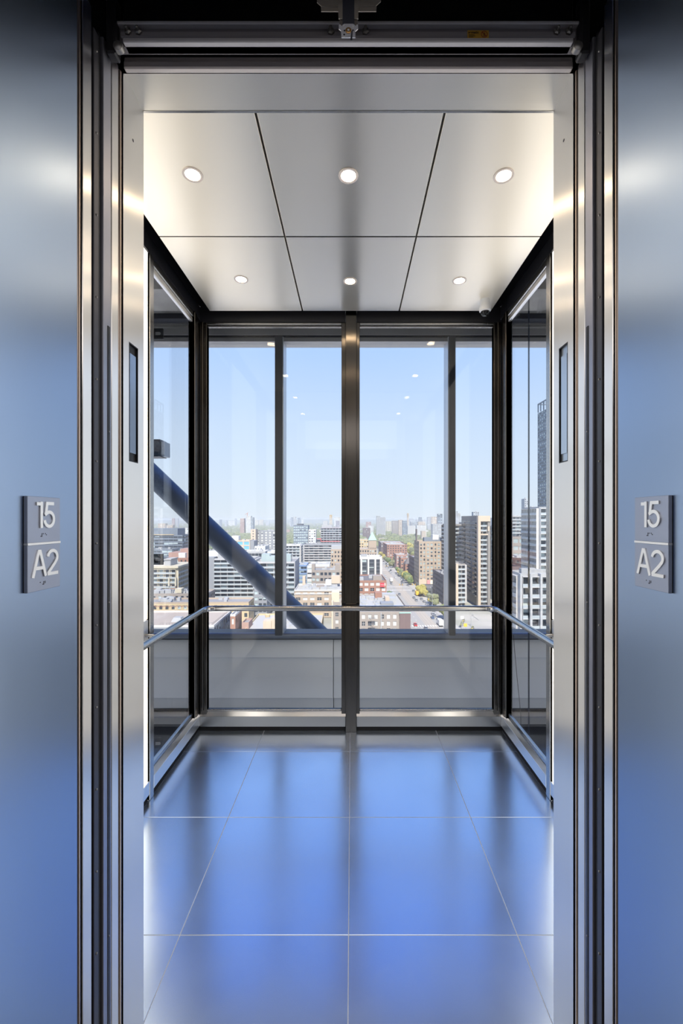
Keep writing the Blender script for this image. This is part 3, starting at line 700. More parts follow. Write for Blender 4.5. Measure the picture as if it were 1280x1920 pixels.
def crossroad(y, wdt=14):
    def q(xa, xb, ya, yb, z): return (CP(xa, ya, z), CP(xb, ya, z), CP(xb, yb, z), CP(xa, yb, z))
    struct(MB().quad(*q(-140, 200, y, y+wdt, .035)).build('road_cross', ASP))
    g = MB()
    for yy_ in (y-3.6, y+wdt+.6):
        x = RX0+.6
        while x < RX1-1: g.quad(*q(x, x+.7, yy_, yy_+3, .10)); x += 1.5
    stuff(L(g.build('crosswalk', PAINT), f'white striped crosswalks over the avenue, {"nearest crossing" if y < 300 else "crossing by the red sign" if y < 400 else "far crossing"}', 'crosswalk'))
crossroad(230); crossroad(372); crossroad(515)
g = MB()
for x in (36.6, 39.9, 53.0, 55.8):
    y = 160
    while y < 900: g.quad(CP(x, y, .06), CP(x+.15, y, .06), CP(x+.15, y+3, .06), CP(x, y+3, .06)); y += 9
stuff(L(g.build('lane_marking', PAINT), 'broken white lane lines along the avenue', 'road marking'))
# ---------------------------------------------------------------- named buildings, left to right
B = building
LG = mat('window_green', (.37, .44, .44), .15)
b = B('brick_warehouse', 'flat tan roofed warehouse with white cornice at bottom left', 215, 399.5, 1173, 190, 31, 'grey', 'tan', 'grid', 4.2, 4, .6, .6, units=0, capcol=TRIMW, pale=.2)
z = b['ztop']; o = at(322, 196)
g = MB(); a = Vector((*at(320, 200), z)); dx = 20/F*200
g.v += [tuple(a), tuple(a+Vector((dx, 0, 0))), tuple(a+Vector((dx, 5, 0))), tuple(a+Vector((0, 5, 0))), tuple(a+Vector((.8, 1, 1.9))), tuple(a+Vector((dx-.8, 1, 1.9))), tuple(a+Vector((dx-.8, 4, 1.9))), tuple(a+Vector((.8, 4, 1.9)))]
g.f += [(0, 1, 5, 4), (1, 2, 6, 5), (2, 3, 7, 6), (3, 0, 4, 7), (4, 5, 6, 7)]; g.build('skylight', UNIT, b)
bx('roof_vent', UNIT, b, a.x+5.2, a.x+6.6, a.y+1, a.y+2.4, z, z+1.6)
g = MB()
for k in range(24):
    t = k/23; p = add2(at(398, 190.6), V, 30*t); g.obox(p, U, V, .06, .06, z, z+1.9)
p = at(398, 190.6); g.obox(p, V, U, 30, .06, z+1.85, z+1.92); g.obox(p, V, U, 30, .06, z+1.35, z+1.4)
p2 = at(300, 190.6)
for k in range(18): g.obox(add2(p2, U, 23*k/17), U, V, .06, .06, z, z+1.9)
g.obox(p2, U, V, 23.2, .06, z+1.85, z+1.92); g.build('roof_railing', RAILD, b)
b = B('loft_building', 'tan brick loft with arched windows under its roofline at left', 250, 465, 1129.5, 242, 14, 'yellow', 'grey', 'grid', 4.6, 3.4, .5, .5, units=10, pale=.6, capcol=WM['tan'])
g = MB(); p = at(250, 241.85); zt = b['zt']; n_ar = 36
for k in range(n_ar):
    c = add2(p, U, (k+.5)*b['w']/n_ar)
    for q_ in range(6):
        t0, t1 = PI*q_/6, PI*(q_+1)/6
        f2 = lambda t, r: (c[0]+math.cos(t)*r, c[1], zt-2.9+math.sin(t)*r)
        g.quad(f2(t0, .75), f2(t0, 1.05), f2(t1, 1.05), f2(t1, .75))
stuff(g.build('brick_arch', WM['brick'], b))
b = B('low_building', 'cluttered grey flat roof crowded with vents behind the tan loft', 262, 388, 1113, 268, 16, 'greige', 'grey', 'grid', units=34)
fbox(b, 'penthouse', WM['cream'], 328, 340, 1104, 1112, 270, 5)
b = B('apartment_building', 'cream and terracotta apartment block with overhanging pale roof', 262, 330, 1063, 288, 28, 'cream', 'tan', 'balcony', 3.15, 4.2, .55, .6, units=2, par=1.5, railcol=RAILG, capcol=WM['cream'], slabcol=WM['cream'])
fbox(b, 'roof_overhang', WM['cream'], 258, 333, 1062, 1065.5, 286.8, 30)
for x0, x1 in ((262, 292), (300, 303), (316, 330)): fbox(b, 'terracotta_base', WM['pinkbrick'], x0, x1, 1099, 1190, 287.4, .5)
fbox(b, 'pier', WM['cream'], 315, 317.5, 1083, 1099, 286.5, 1.4); fbox(b, 'pier', WM['cream'], 327.5, 330, 1083, 1099, 286.5, 1.4)
fbox(b, 'penthouse', WM['lgrey'], 308, 319.5, 1050, 1063, 291, 12); fbox(b, 'penthouse_roof', RM['light'], 307, 320.5, 1048, 1050, 290.5, 13)
b = B('brick_building', 'orange brick block with pinkish penthouse behind the cream apartments', 313, 374, 1046, 335, 30, 'brick', 'tan', 'grid', 3.4, 3.4, .38, .45, units=2, pale=.5)
fbox(b, 'penthouse', WM['pinkbrick'], 316, 368, 1036, 1046, 340, 16); fbox(b, 'penthouse', WM['pinkbrick'], 338, 372, 1029, 1036, 346, 14); fbox(b, 'roof_unit', TRIMW, 334.5, 347, 1037, 1046, 336.5, 4)
b = B('office_building', 'dark glass office block with stepped top at far left', 255, 341, 1003, 455, 30, 'bluegrey', 'dark', 'band', 3.5, 5, .9, .6, units=0, pale=.35)
fbox(b, 'upper_block', WM['bluegrey'], 255, 332, 991, 1003, 457, 22); fbox(b, 'yellow_band', WM['yellow'], 286, 325, 1002, 1003.2, 454.6, 1)
B('office_building', 'lower dark glass wing in front of the stepped office block', 255, 322, 1030, 430, 20, 'bluegrey', 'dark', 'band', 3.5, 5, .9, .6, units=3, pale=.4)
B('tower_block', 'white slab tower with brick neighbour near the left post', 344, 354, 990, 720, 20, 'white', 'light', 'grid', 3, 4, .5, .4, pale=.4)
B('tower_block', 'brown brick slab left of the white slab tower', 333, 344, 990, 740, 20, 'brown', 'grey', 'grid', 3, 4, .4, .4)
B('tower_block', 'tall brown slab beside the left post below the brace', 353, 372, 976, 900, 25, 'pinkbrick', 'grey', 'grid', 3, 4, .4, .4)
b = B('brick_house', 'narrow red brick house with dark side wall beside the tan warehouse', 431.5, 441, 1152, 200, 13, 'brick', 'light', 'grid', 5, 2.6, .42, .5, units=1, pale=.5, single=2, capcol=TRIMW)
B('brick_annex', 'small pinkish brick annex below the arched loft', 453, 466, 1167, 207, 9, 'pinkbrick', 'grey', 'plain', units=0)
b = B('flat_roof_building', 'long pale flat roof with vents and cream stair boxes below the handrail', 455, 600, 1184, 200, 38, 'yellow', 'light', 'grid', 5, 3.2, .55, .5, units=26, pale=.9, pane2=GB, single=1)
for x0, x1, y0, y1, yy_ in ((493, 508, 1165, 1186, 203), (507.5, 517, 1160, 1186, 204), (566, 574, 1176, 1186, 206)): fbox(b, 'stair_box', WM['beige'], x0, x1, y0, y1, yy_, 5)
for px in (500, 503): MB().lathe((*at(px, 225), PZ(1153, 225)-1.2), [(.9, 0), (.9, 1.4), (.4, 1.9)], 10).build('roof_ventilator', WM['yellow'], b)
b = B('terrace_block', 'grey slab block with long rows of balconies behind the brace', 401, 476, 1047, 305, 20, 'lgrey', 'grey', 'balcony', 3.12, 5, .85, .75, units=4, pale=.3)
fbox(b, 'blank_wall', WM['grey'], 383, 401, 1045, 1200, 304, 22); fbox(b, 'penthouse', WM['white'], 386, 411, 1034, 1044, 312, 10); fbox(b, 'penthouse', WM['lgrey'], 408, 440, 1038, 1047, 309, 10)
b = B('apartment_building', 'grey balcony block behind the left outer mullion with plain grey side', 474, 552.5, 1053, 282, 29, 'lgrey', 'grey', 'balcony', 3.3, 4.6, .8, .75, units=4, pale=.5, side='plain', pane2=LG)
for x0, x1, y0, y1 in ((490, 505, 1039, 1053), (535, 545, 1040, 1053), (505, 520, 1043, 1053)): fbox(b, 'roof_pavilion', LG, x0, x1, y0, y1, 289, 8)
B('office_building', 'low grey office wing right of the terrace block', 476, 500, 1104, 262, 14, 'grey', 'light', 'grid', 3.4, 3, .7, .5, pale=.4)
b = B('brick_tower', 'cream framed building with blue window panels right of the brace', 444, 468, 1013, 425, 20, 'beige', 'light', 'grid', 4.6, 6.2, .78, .72, units=3, glass_=mat('blue_panel', (.16, .44, .70), .4), pale=.3, pane2=GB, side='plain')
fbox(b, 'penthouse', WM['white'], 434, 447, 1005, 1014, 432, 8); fbox(b, 'side_block', WM['grey'], 468, 476, 1014, 1080, 426, 18)
B('cream_tower', 'slim cream tower with one window column near the left outer mullion', 470, 479, 992.5, 520, 14, 'beige', 'light', 'grid', 3.2, 6, .3, .35)
B('apartment_building', 'grey block patterned with white bays beside the slim cream tower', 480, 517, 995, 535, 24, 'grey', 'grey', 'grid', 3.2, 5, .42, .6, pale=.9, pane2=GB)
B('apartment_building', 'small white apartment block under the slim cream tower', 477, 497, 1024, 380, 22, 'white', 'light', 'grid', 3, 2.4, .35, .4)
b = B('pavilion', 'low glassy pavilion with white flat roof right of the brace', 452, 497, 1034, 350, 20, 'lgrey', 'white', 'band', 4, 3, .9, .6, units=3, zbase=-40)
B('pavilion', 'white roofed hall beside the left outer mullion', 501, 530, 1034, 360, 20, 'white', 'white', 'band', 4, 3, .9, .5, units=1)
for px, w_, y0, c_, lab in ((450, 7.5, 972, 'pinkbrick', 'red tower under construction on the hazy horizon'), (461, 9, 967.5, 'white', 'pale slab tower on the hazy horizon beside the red one'), (470, 4.5, 970, 'bluegrey', 'grey edge tower touching the pale slab tower')):
    B('distant_tower', lab, px, px+w_, y0, 1500, 22, c_, 'light', 'grid', 3.3, 4.5, .6, .5, units=1)
cr = MB().tube([(PX(463.5, 1500), 1500, PZ(968, 1500)), (PX(463.5, 1500), 1500, PZ(962, 1500))], .7, 6).tube([(PX(459, 1500), 1500, PZ(965, 1500)), (PX(465.5, 1500), 1500, PZ(961, 1500))], .5, 6)
L(cr.build('tower_crane', mat('crane_red', (.5, .2, .15), .6)), 'thin red tower crane above the pale slab tower', 'crane')
b = B('office_building', 'dark grey glass office block with pale window rows, left centre', 550, 577, 985, 580, 25, 'bluegrey', 'dark', 'grid', 3.6, 3, .82, .55, units=0, pale=1.3, side='plain')
fbox(b, 'roof_box', WM['dark'], 557, 568, 982, 985, 585, 8)
b = B('apartment_building', 'white stepped apartment block beside the dark glass office', 578, 592, 993, 581, 15, 'white', 'white', 'grid', 3.3, 3.4, .6, .45, units=2)
b = B('terraced_apartments', 'mauve grey banded apartments with red stripe, centre left', 601, 668, 989, 610, 30, 'purple', 'lgrey', 'balcony', 3.3, 4.4, .6, .6, units=2, slabcol=TRIMW, side='plain', pale=.2)
fbox(b, 'stepped_top', WM['lgrey'], 603, 622, 984, 990, 615, 14); fbox(b, 'stepped_top', WM['lgrey'], 605.5, 614, 977, 984, 620, 10)
fbox(b, 'lower_wing', WM['grey'], 590, 602, 1010, 1050, 604, 20)
RS = mat('red_stripe', (.72, .10, .09), .5)
fbox(b, 'red_stripe', RS, 590, 602, 1009.6, 1010.6, 601, 1); fbox(b, 'red_stripe', RS, 601, 602, 1010, 1015.4, 601, 1); fbox(b, 'red_stripe', RS, 601, 637, 1014.6, 1015.6, 601, 1)
B('apartment_building', 'grey gridded balcony block with five bays, centre left', 570, 660, 1020, 550, 26, 'grey', 'lgrey', 'balcony', 3.05, 6.4, .7, .7, units=4, slabcol=SLAB, railcol=SLAB, par=1.6)
B('terraced_apartments', 'white terraced block left of the gridded balcony block', 520, 562, 1022, 500, 26, 'white', 'light', 'balcony', 3.3, 4.5, .7, .6, units=4)
b = B('brick_building', 'tall tan brick building beside the central mullion with paired windows', 620, 672, 1030, 365, 26, 'tan', 'light', 'grid', 3.4, 2.6, .46, .5, units=2, pale=.3)
fbox(b, 'penthouse', WM['lgrey'], 621, 641, 1023, 1030, 368, 12)
b = B('office_building', 'glassy building framed by a blue edge, centre left', 558, 575, 1059, 335, 18, 'blue', 'light', 'grid', 3.3, 2.8, .95, .6, units=3, pale=.8, pane2=LG)
b = B('office_building', 'white banded building right of the blue edged one', 575.5, 585, 1061, 332, 16, 'white', 'light', 'band', 3.6, 3, .9, .3, units=0)
B('hall', 'low white hall with long roof behind the greige brick building', 580, 618, 1058, 345, 18, 'white', 'light', 'band', 4.5, 3, .9, .2, units=3)
b = B('brick_building', 'greige brick building with one row of wide windows, centre', 584, 637, 1069, 305, 22, 'greige', 'grey', 'grid', 4.4, 3.1, .68, .5, units=6, side='plain')
fbox(b, 'stair_tower', WM['greige'], 584, 590, 1058, 1069, 306, 6); fbox(b, 'stair_tower', WM['greige'], 628, 637, 1058, 1069, 306, 8)
b = B('loft_building', 'broad tan brick loft with white cornice seen above the handrail', 552, 645, 1106, 268, 25, 'tan', 'light', 'grid', 3.5, 4.45, .62, .52, units=30, pale=.35, trim=[(0, .7), (2.3, .5)], capcol=TRIMW, single=5)
for x0, x1, y0, y1, c_ in ((593, 607, 1098, 1107, 'greige'), (610, 621, 1088, 1097, 'white'), (567, 572, 1081, 1100, 'beige'), (621, 637, 1080, 1094, 'beige')): fbox(b, 'roof_hut', WM[c_], x0, x1, y0, y1, 275 if c_ != 'beige' else 286, 5)
b = B('brick_building', 'slim grey brick block with a single window column beside the central mullion', 624, 639, 1129, 218, 14, 'greige', 'light', 'grid', 3.6, 6, .36, .52, units=3, pale=.2, single=5)
fbox(b, 'cream_quoin', WM['cream'], 621.5, 624, 1128, 1200, 217.8, 3); fbox(b, 'penthouse', WM['cream'], 621.5, 636, 1111, 1129, 222, 7)
# centre-right, along the avenue
b = B('brick_building', 'foreground greige brick block with fire escape below the handrail', 640, 769.5, 1147, 216, 50, 'greige', 'light', 'grid', 3.35, 3.2, .52, .62, units=40, pale=.7, par=1.0, single=4, pane2=GB)
for x0, x1, y0, y1, yy_, c_ in ((703, 716, 1112, 1122, 250, 'brick'), (716, 742, 1114, 1122, 249, 'lgrey'), (725, 742, 1122, 1134, 240, 'lgrey'), (714, 738, 1131, 1138, 228, 'grey'), (722, 730, 1120, 1127, 238, 'beige')): fbox(b, 'roof_hut', WM[c_], x0, x1, y0, y1, yy_, 6)
fe = MB()
for k in range(4):
    zz = PZ(1158+k*12.3, 215)
    p = at(690, 214.6); fe.obox(p, U, (-V[0], -V[1]), 3.6, 1.1, zz-.08, zz); fe.obox(add2(p, V, -1.05), U, V, 3.6, .05, zz+.9, zz+.97)
    for j in range(7): fe.obox(add2(p, V, -1.05, U, .6*j), U, V, .05, .05, zz, zz+.95)
    q0 = Vector((*add2(p, U, .5, V, -.6), zz)); q1 = Vector((*add2(p, U, 3.1, V, -.6), zz-3.3)); fe.tube([q0, q1], .09, 6)
fe.build('fire_escape', RAILD, b)
fbox(b, 'drain_pipe', UNIT, 713.5, 715, 1149, 1200, 215.7, .3); fbox(b, 'plain_bay', WM['dbrick'], 749, 769.6, 1150, 1200, 215.7, .35); fbox(b, 'green_coping', CY, 748.5, 770, 1148.5, 1150.2, 215.6, .5)
b = B('brick_building', 'red brick building carrying a red sign left of the avenue', 660, 724.5, 1088.5, 295, 32, 'brick', 'dark', 'grid', 3.4, 4.3, .66, .58, units=6, pale=.8, pane2=GB, side='plain', single=6)
fbox(b, 'red_sign', SIGNR, 712.5, 720.5, 1093, 1100.5, 294.6, .3)
g = MB(); p = at(713.6, 294.3); g.obox(p, U, V, 2.2, .1, PZ(1097, 294.3), PZ(1096.4, 294.3)); g.build('sign_lettering', TRIMW, b)
fbox(b, 'roof_hut', WM['greige'], 699, 716, 1080, 1089, 300, 7)
b = B('office_building', 'white and charcoal striped office block left of the avenue', 660, 716, 1044, 405, 22, 'dark', 'light', 'grid', 3.5, 6.6, .8, .6, units=3, pale=.3, capcol=TRIMW, par=2.4)
for px in (663, 675.8, 689, 702, 712): fbox(b, 'white_pier', TRIMW, px, px+(3 if px < 710 else 4), 1044, 1150, 404.5, .7)
fbox(b, 'roof_hut', UNIT, 677, 688, 1040, 1045, 410, 6); fbox(b, 'roof_hut', TRIMW, 692, 703, 1041, 1045, 410, 6)
b = B('brick_tower', 'tan brick building with green pyramid roofed tower left of the avenue', 655, 706, 1029, 475, 26, 'tan', 'tan', 'grid', 4.2, 2.7, .5, .55, units=3, pale=.15)
fbox(b, 'tower_shaft', WM['tan'], 691, 705.5, 1013, 1036, 476, 8.6)
ta = at(690.5, 475.5); tw = 15.5/F*475; zb_ = PZ(1013, 475); za_ = PZ(997, 478)
g = MB(); n4 = [ta, add2(ta, U, tw), add2(add2(ta, U, tw), V, tw), add2(ta, V, tw)]; ap = (*add2(ta, U, tw/2, V, tw/2), za_)
for i in range(4): g.quad((*n4[i], zb_), (*n4[(i+1) % 4], zb_), ap)
g.build('pyramid_roof', CY, b)
for i in range(5): fbox(b, 'tower_window', GD, 693+i*2.4, 694+i*2.4, 1027, 1030, 475.7, .3)
B('apartment_building', 'yellow brick stepped apartments behind the green pyramid tower', 668, 691, 1012, 565, 24, 'yellow', 'tan', 'grid', 3.3, 3.6, .5, .5)
b = B('brick_building', 'red brick block with regular square windows beyond the pyramid tower', 725.5, 763, 1021, 625, 60, 'brick', 'light', 'grid', 3.2, 3.6, .5, .5, units=8, pale=.1)
B('brick_building', 'long low brick block beyond the regular red brick one', 714, 757, 1017, 720, 50, 'dbrick', 'light', 'grid', 3.4, 4, .5, .5, units=6)
B('low_building', 'low brick shop with pale roof right of the far avenue', 743, 762, 1040, 520, 26, 'pinkbrick', 'light', 'grid', 4, 4, .5, .4, units=3)
B('low_building', 'second low brick shop with grey roof right of the far avenue', 751, 768, 1046, 484, 18, 'brick', 'grey', 'grid', 4, 4, .5, .4, units=2)
b = B('brick_house', 'brown hipped roof house with white roofed porch beside the trees', 759.5, 776, 1058, 452, 14, 'brick', 'white', 'grid', 3.6, 4, .4, .4, units=4)
g = MB(); a = at(759.5, 452); ww = 16.5/F*452; z0 = PZ(1058, 450); zr_ = PZ(1045, 465)
c4 = [a, add2(a, U, ww), add2(add2(a, U, ww), V, 14), add2(a, V, 14)]; r1, r2 = add2(a, U, ww*.4, V, 7), add2(a, U, ww*.7, V, 7)
g.quad((*c4[0], z0), (*c4[1], z0), (*r2, zr_), (*r1, zr_)).quad((*c4[2], z0), (*c4[3], z0), (*r1, zr_), (*r2, zr_)).quad((*c4[1], z0), (*c4[2], z0), (*r2, zr_)).quad((*c4[3], z0), (*c4[0], z0), (*r1, zr_)); g.build('hipped_roof', WM['brown'], b)
B('brick_building', 'dark brick warehouse left of the tall tan office tower', 777, 800, 1046, 410, 34, 'dbrick', 'grey', 'grid', 4, 3.6, .5, .5, units=1, pale=.1)
b = B('office_tower', 'tall tan brick office tower with paired windows right of the avenue', 785.5, 853, 1015, 382, 26, 'tan', 'grey', 'grid', 3.35, 3.1, .54, .56, units=4, pale=.75, pane2=LG, par=1.4)
for px in (786, 797.5, 813, 827.5, 842): fbox(b, 'pier', WM['tan'], px-.6, px+1.6, 1015, 1104, 381.4, .7)
fbox(b, 'stone_base', WM['beige'], 785.2, 799, 1086, 1110, 381.0, 1); fbox(b, 'billboard', mat('billboard_pink', (.78, .30, .30), .5), 800.5, 806.5, 1088, 1095, 381, .4); fbox(b, 'billboard', mat('billboard_pale', (.84, .74, .58), .5), 806.5, 816, 1088, 1095, 381, .4)
for x0, x1, y0, y1, m_ in ((795, 834, 1008, 1016, WM['bluegrey']), (811, 822, 1003, 1012, TRIMW), (780, 782, 992, 1016, WM['brown'])): fbox(b, 'penthouse' if x1-x0 > 4 else 'chimney', m_, x0, x1, y0, y1, 386 if x1-x0 > 4 else 392, 7 if x1-x0 > 4 else 4)
B('low_building', 'dark low garage at the foot of the tall tan tower', 800, 822, 1103, 345, 22, 'dark', 'dark', 'grid', 4, 4, .5, .4, units=1)
B('brick_building', 'dark brown block in shade behind the right outer mullion', 831, 846, 1078, 308, 36, 'brown', 'grey', 'grid', 3.5, 3.6, .5, .5, units=3, pale=.1)
# right pane
b = B('apartment_tower', 'beige framed condominium tower with glass bays at right', 896, 919, 967, 302, 42, 'graytan', 'grey', 'balcony', 3.4, 2.5, .75, .7, units=1, pale=.8, pane2=LG, side='plain')
fbox(b, 'beige_pier', WM['beige'], 896, 901, 967, 1136, 298.8, 3.2); fbox(b, 'beige_head', WM['beige'], 901, 919, 967, 977.5, 298.8, 3.2); fbox(b, 'beige_sill', WM['beige'], 901, 915, 1001, 1003.5, 299.4, 2); fbox(b, 'grey_pier', WM['graytan'], 914, 919, 977.5, 1190, 299.6, 2.4)
fbox(b, 'beige_inset', WM['beige'], 914.5, 917, 987, 996, 299, .8)
fbox(b, 'podium', WM['graytan'], 896, 921, 1136, 1200, 297.5, 4)
sp2 = MB(); rl2 = MB(); gl2 = MB()
o2 = at(896, 302)
for i in range(16):                                      # balconies down the shaded left side
    z = b['zt']-6-i*3.4
    if z < GZ+3: break
    for k, (v0, vl, dep) in enumerate(((1.0, 13, 1.8), (17, 10, 1.2), (29, 12, 2.2))):
        q_ = add2(o2, V, v0); sp2.obox(q_, (-U[0], -U[1]), V, dep, vl, z-.25, z); rl2.obox(add2(q_, U, -dep), U, V, .06, vl, z, z+1.05); gl2.obox(add2(q_, U, -.06), U, V, .1, vl, z+.2, z+2.5)
stuff(sp2.build('balcony_slab', WM['graytan'], b)); stuff(rl2.build('balcony_rail', RAILD, b)); stuff(gl2.build('window_pane', GD, b))
B('apartment_building', 'dark grey block with tan piers beside the right outer mullion', 846, 866, 983, 352, 30, 'graytan', 'dark', 'balcony', 3.3, 3, .6, .7, units=2, pale=.4, slabcol=WM['graytan'])
b = B('apartment_building', 'low tower with a cream pier and stacked balconies left of the condominium', 850, 872, 1057, 300, 16, 'graytan', 'grey', 'balcony', 3.3, 3, .6, .7, units=1, railcol=RAILG)
fbox(b, 'cream_pier', WM['beige'], 854.5, 859, 1057, 1190, 297.5, 2.5)
B('office_tower', 'dark glass tower hidden partly by the right corner post', 921, 950, 986, 330, 25, 'bluegrey', 'dark', 'band', 3.4, 3, .9, .7, units=2, pale=.15)
b = B('canopy_building', 'white flat canopy roof at street level right of the condominium', 897, 935, 1176, 262, 14, 'lgrey', 'white', 'band', 4, 3, .9, .5, units=0)
b = B('apartment_tower', 'tall dark lattice topped tower at the right edge', 1061, 1100, 745, 400, 58, 'bluegrey', 'dark', 'grid', 3.3, 4.2, .7, .55, units=0, pale=.45, pane2=GP, parapet=False)
o2 = at(1061, 400); g = MB(); zt = b['zt']
for k in range(10): g.obox(add2(o2, V, k*58/9-(.6 if k == 9 else 0)), U, V, 1.0, .9, zt, zt+9)
for q_ in (0, 14, 29):
    for k in range(4): g.obox(add2(o2, U, 6+q_/3, V, k*19), U, V, .9, .9, zt, zt+9)
g.obox(o2, U, V, 1.0, 58, zt+8.2, zt+9.4); g.obox(o2, U, V, 18, 1, zt+8.2, zt+9.4); g.obox(add2(o2, V, 57), U, V, 18, 1, zt+8.2, zt+9.4)
for k in range(8): g.obox(add2(o2, V, k*7.2), U, V, 18, .5, zt+8.6, zt+9.2)
g.build('roof_lattice', WM['bluegrey'], b)
b = B('apartment_tower', 'white balconied condominium in the right side glass', 1010, 1050, 950, 218, 19, 'grey', 'light', 'balcony', 3.2, 3.4, .75, .75, units=2, pale=.5, slabcol=TRIMW, railcol=RAILG)
b = B('apartment_building', 'grey gridded apartment block low in the right side glass', 975, 1050, 1075, 137, 9, 'lgrey', 'lgrey', 'balcony', 3.25, 3.3, .72, .75, units=6, pale=.4, railcol=RAILG)
for k in range(5): fbox(b, 'frame_pier', WM['lgrey'], 975+k*19, 979+k*19, 1076, 1195, 135.2, 1.8)
B('apartment_building', 'distant grey balcony slab left in the right side glass', 953, 981, 967, 430, 22, 'lgrey', 'grey', 'balcony', 3.3, 4, .7, .6, units=3, pale=.6, pane2=LG)
B('office_building', 'grey building with two rows of pale windows in the right side glass', 950, 984, 1006, 345, 24, 'greige', 'grey', 'grid', 6, 5, .8, .55, units=3, pale=1.6, pane2=LG)
B('brick_building', 'red brick building at mid height in the right side glass', 966, 1004, 1046, 262, 22, 'brick', 'light', 'grid', 3.4, 2.8, .4, .5, units=4, pale=.2)
B('brick_building', 'shaded brick building lowest left in the right side glass', 948, 975, 1062, 190, 16, 'dbrick', 'tan', 'grid', 3.6, 2.8, .4, .5, units=3, pale=.2)
# hazy skyline
SK = [(322, 5, 971.5, 2600, 'pinkbrick'), (330, 4, 972, 2700, 'hazy'), (411, 4, 974, 2600, 'bluegrey'), (421, 4, 975.5, 3000, 'hazy'), (428, 12, 976.5, 3100, 'white'), (440, 3, 972, 3300, 'bluegrey'), (478, 6, 974.5, 3200, 'cream'), (486, 7, 974, 3300, 'cream'), (498, 6, 976.5, 3000, 'hazy'),
      (543, 2.5, 972, 2800, 'hazy'), (545.5, 4, 970, 2600, 'bluegrey'), (550, 5, 969, 2700, 'lgrey'), (558, 5, 970.5, 2500, 'bluegrey'), (565, 4, 974, 3000, 'white'), (617.5, 5, 965, 2600, 'yellow'), (626, 8, 969.5, 2800, 'white'), (634, 3, 970, 2800, 'cream'), (629.5, 6.5, 976, 1900, 'purple'),
      (686, 9.5, 978, 1700, 'pinkbrick'), (705.5, 7, 967, 1300, 'lgrey'), (712.5, 10, 969.5, 1310, 'lgrey'), (723, 11, 977, 1600, 'cream'), (735, 11, 976, 1400, 'greige'), (747, 8, 974.5, 1350, 'beige'), (754.5, 8, 976, 1280, 'bluegrey'), (763.4, 2.8, 962, 1900, 'beige'), (768, 7, 972, 2300, 'hazy'), (770, 13, 978, 1700, 'grey'), (764, 16, 985, 1300, 'white'), (781, 18, 984.5, 1250, 'white'),
      (780, 5, 973, 2500, 'hazy'), (785, 6, 969.5, 2000, 'bluegrey'), (784, 13, 977.5, 1600, 'beige'), (792, 5, 974, 2300, 'hazy'), (801, 5.5, 969, 1900, 'hazy'), (808.5, 11, 968.5, 1700, 'beige'), (820.5, 9, 963, 1500, 'bluegrey'), (811, 20, 982, 1200, 'lgrey'), (834, 14, 966, 1500, 'hazy'), (852, 6, 958, 1700, 'hazy'), (858, 5, 962, 1750, 'lgrey'), (887, 11, 959, 1000, 'hazy'), (922, 20, 970, 1100, 'hazy'), (790, 8, 995, 1000, 'beige'), (680, 14, 989, 1100, 'dbrick'), (955, 12, 966, 800, 'bluegrey'), (969, 10, 967, 900, 'hazy'), (983, 7, 934, 700, 'hazy'), (296, 14, 981, 1600, 'beige'), (312, 12, 984, 1300, 'beige'), (690, 10, 985, 1400, 'white')]
for px, wd, yt, Y, c_ in sorted(SK):
    B('distant_building', f'{count("sky")} hazy building from the left along the distant skyline', px, px+wd, yt, Y, max(12, wd/F*Y*.7), c_, 'light', 'grid', 3.4 if Y < 1500 else 5, 4 if Y < 1500 else 7, .5, .5, units=1, group='hazy buildings on the skyline', parapet=False, side='plain', pale=.2)
# low buildings filling the middle distance
LOW = [('low_building', 'pale'), ]
occupied = [(o.location.x, o.location.y, o.get('w', 10), o.get('d', 30)) for o in COL.objects if o.type == 'EMPTY' and 'zt' in o.keys()]
def free(x, y, r):
    cx_ = x-6+y*TH
    if RX0-10 < cx_ < RX1+11: return False
    for a, b_, w_, d_ in occupied:
        if a-r < x < a+w_+r and b_-r < y < b_+d_+r: return False
    return True
cols = ['white', 'white', 'cream', 'beige', 'brick', 'pinkbrick', 'greige', 'lgrey', 'brown', 'tan']
k = 0; tries = 0
while k < 230 and tries < 20000:
    tries += 1
    Y = 430*math.exp(random.uniform(0, 1.75)); px = random.uniform(285, 1010)
    x = (px-VX)/F*Y
    if not free(x, Y, 20): continue
    wd = random.uniform(9, 26)*F/Y
    hgt = random.uniform(6, 13) if random.random() < .8 else random.uniform(12, 20)
    B('low_rise', 'small low building among trees in the middle distance', px, px+wd, VY+(EYE-GZ-hgt)*F/Y, Y, random.uniform(9, 18), random.choice(cols), random.choice(['light', 'white', 'grey', 'tan', 'dark']), 'grid', 3.4, 4, .4, .4, units=1, group='low buildings among the trees', parapet=False, side='plain', pale=.2)
    occupied.append((x, Y, wd/F*Y, 19)); k += 1
# trees
LEAF = [mat('leaves_'+n, c, .9) for n, c in (('olive', (.22, .235, .085)), ('green', (.14, .19, .075)), ('yellow', (.36, .31, .08)), ('dull', (.20, .21, .11)))]
BARK = mat('bark', (.12, .09, .07), .9)
def crown_mesh(seed, m):
    rnd = random.Random(seed); g = MB()
    import bmesh
    for b_ in range(7):
        bm = bmesh.new(); bmesh.ops.create_icosphere(bm, subdivisions=2, radius=rnd.uniform(.42, .66))
        off = Vector((rnd.uniform(-.5, .5), rnd.uniform(-.5, .5), rnd.uniform(.9, 1.75)))
        for vtx in bm.verts: vtx.co = vtx.co*rnd.uniform(.78, 1.2)+off
        base = len(g.v); bm.verts.index_update(); g.v += [tuple(vtx.co) for vtx in bm.verts]; g.f += [tuple(base+vv.index for vv in f.verts) for f in bm.faces]; bm.free()
    me = bpy.data.meshes.new('crown'); me.from_pydata(g.v, [], g.f); me.materials.append(m); return me
CR = [crown_mesh(i, LEAF[i % 4]) for i in range(8)]
